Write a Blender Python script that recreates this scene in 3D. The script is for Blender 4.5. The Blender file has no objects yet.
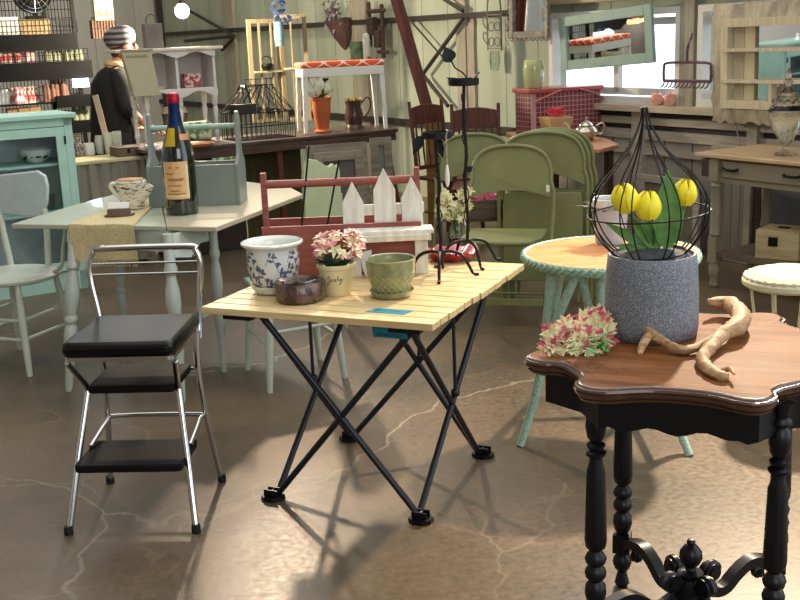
import bpy, bmesh, math, random
from mathutils import Vector, Matrix, Quaternion, noise
random.seed(7)
PI = math.pi
SC = bpy.context.scene
COL = SC.collection
# ---------------------------------------------------------------- camera
F = 1100.0; CH = 1.5
TH = math.atan(265/1100.0); PH = math.atan(.04)
FW = Vector((0, math.cos(TH), -math.sin(TH)))
_r = Vector((1, 0, 0)); _u = Vector((0, math.sin(TH), math.cos(TH)))
RT = math.cos(PH)*_r - math.sin(PH)*_u
UP = math.cos(PH)*_u + math.sin(PH)*_r
CAM = Vector((0, 0, CH))
def ray(px, py): return FW + RT*((px-400)/F) + UP*((300-py)/F)
def A(px, py, z):
    "point of a horizontal plane seen at a pixel"
    d = ray(px, py); t = (z-CH)/d.z
    return Vector((t*d.x, t*d.y, z))
def AY(px, py, Y):
    d = ray(px, py); t = Y/d.y
    return CAM + d*t
def KP(p): return (Vector(p)-CAM).dot(FW)/F       # metres per pixel at a point
def ZA(p, py):
    lo, hi = -1.0, 4.0
    for _ in range(40):
        m = (lo+hi)/2
        v = Vector((p[0], p[1], m))-CAM
        y = 300-F*v.dot(UP)/v.dot(FW)
        if y > py: lo = m
        else: hi = m
    return lo
# the long wall runs away to the left
YW = math.atan2(-.857, .515)
E1 = Vector((math.cos(YW), math.sin(YW), 0)); E2 = Vector((-math.sin(YW), math.cos(YW), 0))
O0 = Vector((1.812, 7.8, 0))
def OW(px, py, off=0):
    "point on the plane 'off' metres in front of the long wall"
    d = ray(px, py); P = O0 - E2*off
    t = (P-CAM).dot(E2)/d.dot(E2)
    return CAM + d*t
def WS(px, py, off=0):
    p = OW(px, py, off); return (p-O0).dot(E1), p.z
cam = bpy.data.cameras.new('camera'); cam.lens = F/800*36; cam.sensor_width = 36; cam.clip_end = 200
co = bpy.data.objects.new('camera', cam); COL.objects.link(co)
m = Matrix((RT, UP, -FW)).transposed().to_4x4(); m.translation = CAM
co.matrix_world = m
SC.camera = co
SC.view_settings.view_transform = 'Standard'; SC.view_settings.look = 'None'
SC.view_settings.gamma = 1; SC.view_settings.use_curve_mapping = False
# ---------------------------------------------------------------- materials
def lin(c):
    return tuple(((x/255)/12.92 if x/255 <= .04045 else ((x/255+.055)/1.055)**2.4) for x in c)
def nt(name):
    mt = bpy.data.materials.new(name); mt.use_nodes = True
    n = mt.node_tree; b = n.nodes['Principled BSDF']
    return mt, n, b
def mat(name, rgb, rough=.5, metal=0, var=.12, vs=12, bump=0, bs=60, rgb2=None, stretch=(1,1,1), coat=0, alpha=None, trans=0, ior=1.45, sharp=False, det=4, emit=None, es=0, sub=0, spec=.5):
    mt, n, b = nt(name); N = n.nodes; L = n.links
    c = lin(rgb)
    c2 = lin(rgb2) if rgb2 else tuple(max(0, x*(1-var*2)) for x in c)
    b.inputs['Roughness'].default_value = rough; b.inputs['Metallic'].default_value = metal
    b.inputs['Coat Weight'].default_value = coat; b.inputs['Specular IOR Level'].default_value = spec
    b.inputs['Transmission Weight'].default_value = trans; b.inputs['IOR'].default_value = ior
    tc = N.new('ShaderNodeTexCoord'); mp = N.new('ShaderNodeMapping'); mp.inputs['Scale'].default_value = stretch
    L.new(tc.outputs['Object'], mp.inputs['Vector'])
    if var or rgb2:
        no = N.new('ShaderNodeTexNoise'); no.inputs['Scale'].default_value = vs; no.inputs['Detail'].default_value = det
        L.new(mp.outputs[0], no.inputs['Vector'])
        rp = N.new('ShaderNodeValToRGB'); a, z = (.45, .55) if sharp else (.3, .7)
        rp.color_ramp.elements[0].position = a; rp.color_ramp.elements[1].position = z
        rp.color_ramp.elements[0].color = (*c2, 1); rp.color_ramp.elements[1].color = (*c, 1)
        L.new(no.outputs['Fac'], rp.inputs[0]); L.new(rp.outputs[0], b.inputs['Base Color'])
    else: b.inputs['Base Color'].default_value = (*c, 1)
    if bump:
        n2 = N.new('ShaderNodeTexNoise'); n2.inputs['Scale'].default_value = bs; n2.inputs['Detail'].default_value = 3
        L.new(mp.outputs[0], n2.inputs['Vector'])
        bp = N.new('ShaderNodeBump'); bp.inputs['Strength'].default_value = bump; bp.inputs['Distance'].default_value = .01
        L.new(n2.outputs['Fac'], bp.inputs['Height']); L.new(bp.outputs[0], b.inputs['Normal'])
    if emit:
        b.inputs['Emission Color'].default_value = (*lin(emit), 1); b.inputs['Emission Strength'].default_value = es
    if sub: b.inputs['Subsurface Weight'].default_value = sub; b.inputs['Subsurface Radius'].default_value = (.01, .01, .005)
    return mt
def wood(name, rgb, rgb2, axis=0, rough=.5, scale=8, coat=0, metal=0, spec=.5):
    st = [6, 6, 6]; st[axis] = .5
    return mat(name, rgb, rough, metal, .1, scale, .15, scale*4, rgb2, tuple(st), coat, spec=spec)
def boards(name, rgb, rgb2, seam, period, axis=0, rough=.7, vs=3, seamw=.04, offset=0):
    "boards with dark seams every 'period' metres along one object axis"
    mt, n, b = nt(name); N = n.nodes; L = n.links
    b.inputs['Roughness'].default_value = rough
    tc = N.new('ShaderNodeTexCoord'); sp = N.new('ShaderNodeSeparateXYZ'); L.new(tc.outputs['Object'], sp.inputs[0])
    mth = N.new('ShaderNodeMath'); mth.operation = 'DIVIDE'; mth.inputs[1].default_value = period
    L.new(sp.outputs[axis], mth.inputs[0])
    fl = N.new('ShaderNodeMath'); fl.operation = 'FLOOR'; L.new(mth.outputs[0], fl.inputs[0])
    fr = N.new('ShaderNodeMath'); fr.operation = 'FRACT'; L.new(mth.outputs[0], fr.inputs[0])
    lt = N.new('ShaderNodeMath'); lt.operation = 'LESS_THAN'; lt.inputs[1].default_value = seamw; L.new(fr.outputs[0], lt.inputs[0])
    wn = N.new('ShaderNodeTexWhiteNoise'); wn.noise_dimensions = '1D'; L.new(fl.outputs[0], wn.inputs['W'])
    mp = N.new('ShaderNodeMapping'); s = [1.2, 1.2, 1.2]; s[2 if axis == 0 else 0] = .25; mp.inputs['Scale'].default_value = s
    L.new(tc.outputs['Object'], mp.inputs['Vector'])
    no = N.new('ShaderNodeTexNoise'); no.inputs['Scale'].default_value = vs; no.inputs['Detail'].default_value = 6
    L.new(mp.outputs[0], no.inputs['Vector'])
    ad = N.new('ShaderNodeMath'); ad.operation = 'MULTIPLY_ADD'; ad.inputs[1].default_value = .25
    L.new(wn.outputs['Value'], ad.inputs[0]); L.new(no.outputs['Fac'], ad.inputs[2])
    rp = N.new('ShaderNodeValToRGB'); rp.color_ramp.elements[0].position = .4; rp.color_ramp.elements[1].position = .85
    rp.color_ramp.elements[0].color = (*lin(rgb2), 1); rp.color_ramp.elements[1].color = (*lin(rgb), 1)
    L.new(ad.outputs[0], rp.inputs[0])
    mx = N.new('ShaderNodeMix'); mx.data_type = 'RGBA'; mx.inputs['B'].default_value = (*lin(seam), 1)
    L.new(lt.outputs[0], mx.inputs[0]); L.new(rp.outputs[0], mx.inputs['A']); L.new(mx.outputs['Result'], b.inputs['Base Color'])
    bp = N.new('ShaderNodeBump'); bp.invert = True; bp.inputs['Distance'].default_value = .01; bp.inputs['Strength'].default_value = .6
    L.new(lt.outputs[0], bp.inputs['Height']); L.new(bp.outputs[0], b.inputs['Normal'])
    return mt
# ---------------------------------------------------------------- mesh builder
class G:
    def __init__(s): s.bm = bmesh.new(); s.M = Matrix()
    def v(s, p): return s.bm.verts.new(s.M @ Vector(p))
    def face(s, vs):
        try: return s.bm.faces.new(vs)
        except ValueError: return None
    def box(s, c, d, rz=0, rx=0, ry=0):
        R = Matrix.Translation(c) @ Matrix.Rotation(rz, 4, 'Z') @ Matrix.Rotation(ry, 4, 'Y') @ Matrix.Rotation(rx, 4, 'X')
        q = [s.v(R @ Vector((d[0]/2*i, d[1]/2*j, d[2]/2*k))) for i in (-1, 1) for j in (-1, 1) for k in (-1, 1)]
        for f in ((0,1,3,2),(4,6,7,5),(0,4,5,1),(2,3,7,6),(0,2,6,4),(1,5,7,3)): s.face([q[i] for i in f])
        return s
    def bar(s, p, q, w, h, up=(0, 0, 1)):
        "rectangular bar from p to q"
        p, q = Vector(p), Vector(q); z = (q-p).normalized(); x = Vector(up).cross(z)
        if x.length < 1e-4: x = Vector((1, 0, 0)).cross(z)
        x.normalize(); y = z.cross(x)
        r = [[s.v(c + x*(w/2*i) + y*(h/2*j)) for i, j in ((-1,-1),(1,-1),(1,1),(-1,1))] for c in (p, q)]
        s.face(r[0][::-1]); s.face(r[1])
        for i in range(4): s.face([r[0][i], r[0][(i+1) % 4], r[1][(i+1) % 4], r[1][i]])
        return s
    def tube(s, pts, r, n=8, closed=False, smooth=0, flat=1.0, cap=True):
        pts = [Vector(p) for p in pts]
        if smooth: pts, r = catmull(pts, r, smooth, closed)
        m = len(pts); rr = r if isinstance(r, (list, tuple)) else [r]*m
        rings = []; ref = None
        for i, p in enumerate(pts):
            if closed: t = pts[(i+1) % m]-pts[i-1]
            else: t = pts[min(i+1, m-1)]-pts[max(i-1, 0)]
            t.normalize()
            if ref is None:
                ref = Vector((0, 0, 1)).cross(t)
                if ref.length < .05: ref = Vector((1, 0, 0)).cross(t)
            ref = (ref - t*ref.dot(t)).normalized(); b = t.cross(ref)
            rings.append([s.v(p + (ref*math.cos(a)+b*math.sin(a)*flat)*rr[i]) for a in [2*PI*k/n for k in range(n)]])
        for i in range(m if closed else m-1):
            a, b = rings[i], rings[(i+1) % m]
            for k in range(n): s.face([a[k], a[(k+1) % n], b[(k+1) % n], b[k]])
        if not closed and cap: s.face(rings[0][::-1]); s.face(rings[-1])
        return s
    def rod(s, p, q, r, r2=None, n=10): return s.tube([p, q], [r, r if r2 is None else r2], n)
    def lathe(s, prof, n=32, c=(0, 0, 0), sx=1, sy=1, ax=None):
        "prof: (radius, z) from bottom to top; closed at ends if radius 0"
        c = Vector(c); rings = []
        for r, z in prof:
            if r < 1e-5: rings.append([s.v(c+Vector((0, 0, z)))])
            else: rings.append([s.v(c+Vector((r*sx*math.cos(2*PI*k/n), r*sy*math.sin(2*PI*k/n), z))) for k in range(n)])
        for a, b in zip(rings, rings[1:]):
            for k in range(n):
                k2 = (k+1) % n
                if len(a) == 1 and len(b) == 1: continue
                if len(a) == 1: s.face([a[0], b[k2], b[k]])
                elif len(b) == 1: s.face([a[k], a[k2], b[0]])
                else: s.face([a[k], a[k2], b[k2], b[k]])
        if len(rings[0]) > 1 and prof[0] != prof[-1]: s.face(rings[0][::-1])
        if len(rings[-1]) > 1 and prof[0] != prof[-1]: s.face(rings[-1])
        return s
    def prism(s, poly, z0, z1, top=None):
        "extrude a polygon of xy points; top may be another polygon of same length"
        a = [s.v((x, y, z0)) for x, y in poly]; b = [s.v((x, y, z1)) for x, y in (top or poly)]
        s.face(a[::-1]); s.face(b)
        for i in range(len(a)): s.face([a[i], a[(i+1) % len(a)], b[(i+1) % len(a)], b[i]])
        return s
    def plate(s, poly, y0, y1):
        "extrude an xz polygon along y"
        o = s.M; s.M = o @ Matrix(((1,0,0,0),(0,0,-1,0),(0,1,0,0),(0,0,0,1)))
        s.prism(poly, -y1, -y0); s.M = o; return s
    def ball(s, c, r, n=14, m=9):
        r = (r, r, r) if not isinstance(r, (tuple, list)) else r
        c = Vector(c); o = s.M; s.M = o @ Matrix.Translation(c) @ Matrix.Diagonal((*r, 1))
        s.lathe([(math.sin(PI*i/m), -math.cos(PI*i/m)) if 0 < i < m else (0, -1 if i == 0 else 1) for i in range(m+1)], n)
        s.M = o; return s
    def leaf(s, p, d, L, w, bend=.3, up=(0, 0, 1), n=6, cup=.25, th=.0008, drop=None):
        "a leaf or petal: curved blade of small thickness"
        p = Vector(p); d = Vector(d).normalized(); up = Vector(up); sd = d.cross(up)
        if sd.length < .05: sd = d.cross(Vector((1, .1, 0)))
        sd.normalize(); nn = sd.cross(d)
        T = []; B = []
        for i in range(n+1):
            t = i/n; ww = w*math.sin(PI*min(1, .06+.94*t)**.8)*.5 if 0 < t < 1 else w*.04
            c = p + d*(L*t) - nn*(bend*L*t*t)
            T.append([s.v(c - sd*ww + nn*cup*ww), s.v(c), s.v(c + sd*ww + nn*cup*ww)])
            B.append([s.v(c - sd*ww + nn*(cup*ww-th)), s.v(c-nn*th), s.v(c + sd*ww + nn*(cup*ww-th))])
        for i in range(n):
            for k in (0, 1):
                s.face([T[i][k], T[i][k+1], T[i+1][k+1], T[i+1][k]])
                s.face([B[i][k+1], B[i][k], B[i+1][k], B[i+1][k+1]])
            s.face([T[i][0], T[i+1][0], B[i+1][0], B[i][0]]); s.face([T[i+1][2], T[i][2], B[i][2], B[i+1][2]])
        return s
    def ring(s, c, R, r, n=28, k=6, z=None, tiltm=None, sy=1):
        c = Vector(c); pts = []
        for i in range(n):
            a = 2*PI*i/n; q = Vector((R*math.cos(a), R*sy*math.sin(a), 0))
            if tiltm: q = tiltm @ q
            pts.append(c+q)
        return s.tube(pts, r, k, True)
def catmull(pts, r, k, closed=False):
    m = len(pts); rr = r if isinstance(r, (list, tuple)) else [r]*m; o = []; q = []
    for i in range(m if closed else m-1):
        P = [pts[(i+j) % m] if closed else pts[min(max(i+j, 0), m-1)] for j in (-1, 0, 1, 2)]
        for t in range(k):
            u = t/k
            o.append(.5*((2*P[1])+(-P[0]+P[2])*u+(2*P[0]-5*P[1]+4*P[2]-P[3])*u*u+(-P[0]+3*P[1]-3*P[2]+P[3])*u**3))
            q.append(rr[i]*(1-u)+rr[(i+1) % m]*u)
    if not closed: o.append(pts[-1]); q.append(rr[-1])
    return o, q
def mesh_of(g, name, smooth=40):
    bmesh.ops.recalc_face_normals(g.bm, faces=g.bm.faces[:])
    lim = math.radians(smooth)
    for f in g.bm.faces: f.smooth = smooth > 0
    for e in g.bm.edges:
        if len(e.link_faces) == 2: e.smooth = e.calc_face_angle(0) < lim
    me = bpy.data.meshes.new(name); g.bm.to_mesh(me); g.bm.free(); return me
def part(name, g, mt, parent=None, bev=0, label=None, smooth=40, sub=0, kind=None, loc=None):
    me = mesh_of(g, name, smooth); me.materials.append(mt)
    o = bpy.data.objects.new(name, me); COL.objects.link(o)
    if parent: o.parent = parent
    if loc is not None: o.location = loc
    if bev:
        b = o.modifiers.new('bevel', 'BEVEL'); b.width = bev; b.segments = 2; b.limit_method = 'ANGLE'; b.angle_limit = math.radians(50)
    if sub:
        b = o.modifiers.new('sub', 'SUBSURF'); b.levels = b.render_levels = sub
    if label: o['label'] = label
    if kind: o['kind'] = kind
    return o
def tag(o, label, cat, group=None, kind=None):
    o['label'] = label; o['category'] = cat
    if group: o['group'] = group
    if kind: o['kind'] = kind
    return o
def thing(name, label, cat, loc, yaw=0, group=None, rot=None):
    o = bpy.data.objects.new(name, None); COL.objects.link(o)
    o.empty_display_size = .05; o.location = loc
    o.rotation_euler = rot if rot else (0, 0, yaw)
    return tag(o, label, cat, group)
def one(name, g, mt, label, cat, loc=(0, 0, 0), yaw=0, group=None, rot=None, **k):
    o = part(name, g, mt, None, **k); o.location = loc; o.rotation_euler = rot if rot else (0, 0, yaw)
    return tag(o, label, cat, group)
def struct(name, g, mt, parent=None, loc=(0, 0, 0), yaw=0, **k):
    o = part(name, g, mt, parent, **k)
    if not parent: o.location = loc; o.rotation_euler = (0, 0, yaw); o['kind'] = 'structure'
    return o
def kids(o): return [c for c in COL.objects if c.parent == o]
def dup(o, parent=None, loc=None, yaw=None, label=None, group=None):
    c = o.copy(); COL.objects.link(c)
    if parent: c.parent = parent
    for ch in kids(o): dup(ch, c)
    if loc is not None: c.location = loc
    if yaw is not None: c.rotation_euler = (0, 0, yaw)
    if label: c['label'] = label
    if group: c['group'] = group
    return c
def text(name, s, size, mt, parent, loc, rot, ext=.0004, font=None, shear=0, align='CENTER', label=None):
    cu = bpy.data.curves.new(name, 'FONT'); cu.body = s; cu.size = size; cu.extrude = ext; cu.shear = shear
    cu.align_x = align; cu.align_y = 'CENTER'
    t = bpy.data.objects.new(name+'_tmp', cu); COL.objects.link(t)
    dg = bpy.context.evaluated_depsgraph_get(); me = bpy.data.meshes.new_from_object(t.evaluated_get(dg))
    bpy.data.objects.remove(t)
    me.materials.clear(); me.materials.append(mt)
    o = bpy.data.objects.new(name, me); COL.objects.link(o)
    o.parent = parent; o.location = loc; o.rotation_euler = rot
    if label: o['label'] = label
    return o
def rect_frame(g, w, h, b, t, y=0, z0=0, x0=0):
    "upright rectangular frame, bars b wide, t deep, in the xz plane, bottom at z0"
    g.box((x0-w/2+b/2, y, z0+h/2), (b, t, h)); g.box((x0+w/2-b/2, y, z0+h/2), (b, t, h))
    g.box((x0, y, z0+b/2), (w-2*b, t, b)); g.box((x0, y, z0+h-b/2), (w-2*b, t, b)); return g
def wavy(x0, x1, z, amp, n, k=24):
    return [(x0+(x1-x0)*i/k, z+amp*math.sin(n*2*PI*i/k)) for i in range(k+1)]
# ---------------------------------------------------------------- palette
BLACKPAINT = mat('black_paint', (13, 13, 17), .36, var=.1, spec=.35)
IRON = mat('wrought_iron', (20, 20, 23), .45, .3, var=.2, bump=.2, bs=200, spec=.4)
CHROME = mat('chrome', (205, 205, 205), .13, 1, var=.05)
BLACKVINYL = mat('black_vinyl', (7, 7, 9), .22, var=.1, bump=.06, bs=200, spec=.3)
RUBBER = mat('black_rubber', (14, 14, 15), .7, var=.1)
TREAD = mat('rubber_tread', (20, 17, 17), .5, var=.15, vs=60, bump=.3, bs=300, spec=.12)
SLAT = mat('pale_wood_slat', (218, 196, 146), .5, var=.1, vs=9, rgb2=(194, 164, 114), stretch=(.5, 8, 8), bump=.1, bs=30)
TEAL = mat('teal_card', (20, 132, 158), .5, var=.05)
WHITE = mat('white_paint', (228, 228, 220), .45, var=.05, vs=8)
WORN = mat('worn_white_paint', (236, 234, 224), .6, rgb2=(204, 198, 184), vs=10, stretch=(4, 4, .7), sharp=False, bump=.2, bs=40)
GREYWHITE = mat('grey_white_paint', (178, 186, 176), .38, var=.06, vs=8, coat=.2)
SAGE = mat('sage_paint', (172, 182, 142), .5, var=.05)
OLIVE = mat('olive_enamel', (132, 136, 90), .36, var=.1, vs=9, bump=.05, bs=30)
MINT = mat('mint_paint', (172, 208, 192), .5, var=.05, vs=9)
MINTW = mat('mint_wicker', (182, 216, 194), .6, var=.15, vs=60, bump=.8, bs=160)
CERAM = mat('white_ceramic', (224, 226, 218), .15, var=.03, coat=.5)
CREAM = mat('cream_ceramic', (226, 214, 172), .3, var=.04, coat=.2)
GREENGLAZE = mat('green_glaze', (150, 152, 112), .15, rgb2=(118, 122, 82), vs=25, coat=.6)
BROWNGLAZE = mat('brown_glaze', (96, 72, 62), .3, rgb2=(58, 40, 36), vs=30, coat=.4, bump=.5, bs=50, sharp=True)
REDWOOD = mat('red_painted_wood', (152, 86, 76), .55, rgb2=(126, 64, 56), vs=10, stretch=(1, 6, 6), bump=.15)
LEAFG = mat('leaf_green', (92, 140, 60), .5, rgb2=(58, 100, 42), vs=30)
DKLEAF = mat('dark_leaf', (40, 62, 34), .5, var=.2, vs=30)
YELLOW = mat('tulip_yellow', (252, 240, 62), .45, rgb2=(246, 226, 30), vs=40, sub=.1)
PINKP = mat('pink_petal', (226, 128, 150), .5, rgb2=(248, 226, 190), vs=26, sharp=True)
ROSEP = mat('rose_petal', (190, 70, 92), .5, rgb2=(214, 204, 158), vs=22, sharp=True)
CREAMP = mat('cream_petal', (226, 218, 168), .5, var=.08, vs=30)
WHITEP = mat('white_petal', (240, 240, 226), .5, var=.04)
DKWOOD = wood('dark_brown_wood', (78, 56, 46), (48, 34, 30), 0, .45)
BRWOOD = wood('brown_chair_wood', (102, 56, 38), (66, 34, 26), 2, .4)
GLASS = mat('clear_glass', (235, 240, 236), .03, var=0, trans=1, ior=1.45)
MIRROR = mat('mirror_glass', (225, 228, 230), .02, 1, var=0)
SILVER = mat('silver', (206, 200, 186), .2, 1, var=.15, vs=30)
PAPER = mat('paper_tag', (232, 230, 220), .7, var=.03)
STRING = mat('string', (210, 200, 180), .8, var=.05)
INK = mat('dark_ink', (40, 34, 34), .6, var=0)
def price_tag(loc, yaw, label, h=.045, w=.018, drop=.06):
    t = thing('price_tag', label, 'price tag', loc, yaw)
    g = G(); g.plate([(-w/2, -drop), (w/2, -drop), (w/2, -drop-h*.8), (0, -drop-h), (-w/2, -drop-h*.8)], -.0006, .0006)
    part('card', g, PAPER, t)
    g = G(); g.tube([(0, 0, 0), (.002, 0, -drop/2), (0, 0, -drop)], .0009, 5); part('string', g, STRING, t)
    return t
# ================================================================ SETTING
def floor_mat():
    mt, n, b = nt('polished_concrete'); N = n.nodes; L = n.links
    tc = N.new('ShaderNodeTexCoord')
    a = N.new('ShaderNodeTexNoise'); a.inputs['Scale'].default_value = .9; a.inputs['Detail'].default_value = 8; a.inputs['Roughness'].default_value = .65
    L.new(tc.outputs['Object'], a.inputs['Vector'])
    r = N.new('ShaderNodeValToRGB'); e = r.color_ramp.elements; e[0].position = .35; e[1].position = .68
    e[0].color = (*lin((72, 65, 52)), 1); e[1].color = (*lin((115, 95, 74)), 1)
    L.new(a.outputs['Fac'], r.inputs[0])
    f = N.new('ShaderNodeTexNoise'); f.inputs['Scale'].default_value = 45; f.inputs['Detail'].default_value = 5
    L.new(tc.outputs['Object'], f.inputs['Vector'])
    m1 = N.new('ShaderNodeMix'); m1.data_type = 'RGBA'; m1.blend_type = 'OVERLAY'; m1.inputs[0].default_value = .45
    L.new(r.outputs[0], m1.inputs['A']); L.new(f.outputs['Fac'], m1.inputs['B'])
    # pale hairline cracks
    def crack(scale, dist, w, seed):
        mp = N.new('ShaderNodeMapping'); mp.inputs['Location'].default_value = seed; mp.inputs['Scale'].default_value = (scale, scale, scale)
        L.new(tc.outputs['Object'], mp.inputs['Vector'])
        d = N.new('ShaderNodeTexNoise'); d.inputs['Scale'].default_value = 2.2; d.inputs['Detail'].default_value = 6; L.new(mp.outputs[0], d.inputs['Vector'])
        s = N.new('ShaderNodeVectorMath'); s.operation = 'SCALE'; s.inputs['Scale'].default_value = dist; L.new(d.outputs['Color'], s.inputs[0])
        ad = N.new('ShaderNodeVectorMath'); ad.operation = 'ADD'; L.new(mp.outputs[0], ad.inputs[0]); L.new(s.outputs[0], ad.inputs[1])
        v = N.new('ShaderNodeTexVoronoi'); v.feature = 'DISTANCE_TO_EDGE'; v.inputs['Scale'].default_value = 1; L.new(ad.outputs[0], v.inputs['Vector'])
        k = N.new('ShaderNodeMapRange'); k.inputs['From Min'].default_value = 0; k.inputs['From Max'].default_value = w; k.inputs['To Min'].default_value = 1; k.inputs['To Max'].default_value = 0
        L.new(v.outputs['Distance'], k.inputs['Value'])
        q = N.new('ShaderNodeTexNoise'); q.inputs['Scale'].default_value = 1.7; L.new(mp.outputs[0], q.inputs['Vector'])
        g = N.new('ShaderNodeMapRange'); g.inputs['From Min'].default_value = .42; g.inputs['From Max'].default_value = .6; L.new(q.outputs['Fac'], g.inputs['Value'])
        o = N.new('ShaderNodeMath'); o.operation = 'MULTIPLY'; L.new(k.outputs[0], o.inputs[0]); L.new(g.outputs[0], o.inputs[1]); return o
    c1 = crack(.38, .35, .003, (3.3, 1.2, 0)); c2 = crack(1.3, .4, .008, (7.1, 2.2, 0))
    cm = N.new('ShaderNodeMath'); cm.operation = 'MULTIPLY_ADD'; cm.inputs[1].default_value = .3; cm.use_clamp = True
    L.new(c2.outputs[0], cm.inputs[0]); L.new(c1.outputs[0], cm.inputs[2])
    m2 = N.new('ShaderNodeMix'); m2.data_type = 'RGBA'; m2.inputs['B'].default_value = (*lin((160, 148, 128)), 1)
    L.new(cm.outputs[0], m2.inputs[0]); L.new(m1.outputs['Result'], m2.inputs['A']); L.new(m2.outputs['Result'], b.inputs['Base Color'])
    rr = N.new('ShaderNodeMapRange'); rr.inputs['To Min'].default_value = .22; rr.inputs['To Max'].default_value = .5
    L.new(f.outputs['Fac'], rr.inputs['Value']); L.new(rr.outputs[0], b.inputs['Roughness']); b.inputs['Specular IOR Level'].default_value = .35
    bp = N.new('ShaderNodeBump'); bp.inputs['Strength'].default_value = .12; bp.inputs['Distance'].default_value = .004
    L.new(f.outputs['Fac'], bp.inputs['Height']); L.new(bp.outputs[0], b.inputs['Normal'])
    return mt
g = G(); g.box((0, 8, -.05), (26, 26, .1)); struct('floor', g, floor_mat(), smooth=0)
WALLM = boards('sage_wall_boards', (182, 190, 172), (158, 166, 148), (118, 124, 108), .42, 0, .8, 3, .025)
GREYB = boards('grey_low_boards', (176, 168, 158), (146, 138, 130), (84, 78, 74), .26, 0, .8, 4, .05)
GREYRAIL = wood('grey_rail', (190, 180, 166), (156, 146, 132), 0, .7)
POSTM = wood('grey_post', (168, 162, 146), (140, 134, 120), 2, .7)
STEEL = mat('dark_steel', (66, 62, 58), .6, .4, var=.1)
def S(px, py, off=0): return WS(px, py, off)
sL, zb = S(553, 101); s2, _ = S(683, 104); s3, _ = S(700, 104); s4 = S(795, 108)[0]
_, ztop = S(560, 13); zsill = S(650, 104)[1]
SA, SB, WH, WT = -10.2, 4.6, 4.2, .14
g = G()
def wb(g, a, b, z0, z1, y0=0, y1=WT): g.box(((a+b)/2, (y0+y1)/2, (z0+z1)/2), (b-a, y1-y0, z1-z0))
wb(g, SA, sL, 0, WH); wb(g, sL, s4, 0, zsill-.02); wb(g, sL, s4, ztop, WH); wb(g, s2, s3, zsill-.02, ztop); wb(g, s4, SB, 0, WH)
struct('wall_right', g, WALLM, loc=O0, yaw=YW, smooth=0)
# far end wall behind the black shelving
E0 = O0 + E1*SA
g = G(); g.box((4, .07, 2.1), (8.6, .14, 4.2))
struct('wall_end', g, boards('pale_end_boards', (206, 206, 200), (186, 186, 180), (150, 148, 140), .3, 0, .8, 3, .03), loc=E0, yaw=YW+PI/2+PI, smooth=0)
# studs, girts, lower boards
def wallbox(name, m, s0, s1, z0, z1, d=.05, y=0, **k):
    g = G(); g.box((0, -d/2-y, 0), (s1-s0, d, z1-z0)); o = part(name, g, m, None, smooth=0, **k)
    o.location = O0+E1*((s0+s1)/2)+Vector((0, 0, (z0+z1)/2)); o.rotation_euler = (0, 0, YW); o['kind'] = 'structure'; return o
tn = [0]
def T(): tn[0] += 1; return 'trim_%d' % tn[0]
for x0, x1, m_ in ((139, 149, POSTM), (163, 167, STEEL), (228, 239, POSTM), (356, 371, POSTM), (461, 470, POSTM), (684, 698, POSTM)):
    a, b = S(x0, 60)[0], S(x1, 60)[0]
    z0 = zsill if x0 == 684 else .0
    wallbox(T(), m_, a, b, z0, WH, .045)
zg = (S(365, 24)[1]+S(506, 11)[1])/2; zl = (S(405, 122)[1]+S(505, 130)[1])/2
wallbox(T(), STEEL, SA, S(512, 10)[0], zg-.025, zg+.025, .05)
wallbox(T(), STEEL, SA, S(545, 131)[0], zl-.03, zl+.03, .05)
wallbox(T(), POSTM, S(470, 60)[0], S(477, 60)[0], 0, zg-.03, .03)
def wallrod(px0, py0, px1, py1, r=.018, off=.09, m_=STEEL):
    p, q = OW(px0, py0, off), OW(px1, py1, off)
    g = G(); g.rod((0, 0, 0), q-p, r, n=8); o = part(T(), g, m_, None); o.location = p; o['kind'] = 'structure'
wallrod(436, -6, 463, 11); wallrod(463, 19, 423, 74); wallrod(424, 76, 448, 106); wallrod(408, 18, 447, 62, .008)
wallrod(188, 10, 234, 36, .02); wallrod(185, 41, 232, 36, .02); wallrod(222, 50, 234, 37, .02)
# leaning dark red beam, two planks side by side
REDBEAM = wood('red_brown_beam', (112, 56, 44), (78, 40, 34), 2, .5)
p0 = AY(456, 232, 9.0); p0.z = 0; p1 = AY(392, -6, 9.0); dr = (p1-p0); q1 = p0+dr*1.5
g = G(); g.bar((0, 0, 0), q1-p0, .07, .05); g.bar(Vector((.048, .03, 0)), q1-p0+Vector((.048, .03, 0)), .045, .05)
o = part(T(), g, REDBEAM, None, smooth=0); o.location = p0; o['kind'] = 'structure'
# window trim and panes
WTRIM = mat('window_trim_white', (222, 220, 214), .5, var=.04)
SILLM = wood('sill_wood', (196, 184, 162), (168, 154, 134), 0, .6)
PANE = mat('window_glass', (240, 246, 250), .0, var=0, trans=1, ior=1.02)
def window(n, a, b):
    g = G(); w = b-a; h = ztop-zsill
    rect_frame(g, w, h, .045, .08, -.0, 0, 0)
    o = struct('window_%d' % n, g, WTRIM, loc=O0+E1*((a+b)/2)+Vector((0, 0, zsill)), yaw=YW, smooth=0)
    g = G(); mu = (S(613, 60)[0]-(a+b)/2) if n == 1 else 0
    g.box((mu, .05, h/2), (.05, .04, h-.14)); g.box((0, .05, .08), (w-.14, .04, .05)); g.box((0, .05, h-.09), (w-.14, .04, .05))
    part('window_sash', g, WTRIM, o, smooth=0)
    g = G(); g.box((0, .08, h/2), (w-.14, .005, h-.14)); part('window_pane', g, PANE, o, smooth=0)
window(1, sL, s2); window(2, s3, s4)
wallbox(T(), SILLM, sL-.05, s4+.1, zsill-.045, zsill, .13)
a = S(545, 110)[0]
zz = [S(650, y)[1] for y in (109, 117, 124, 131, 139, 142)]
wallbox(T(), GREYRAIL, a, SB, zz[0]-.01, zsill-.045, .04)
DK = mat('dark_gap_board', (70, 66, 66), .8, var=.1)
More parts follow.
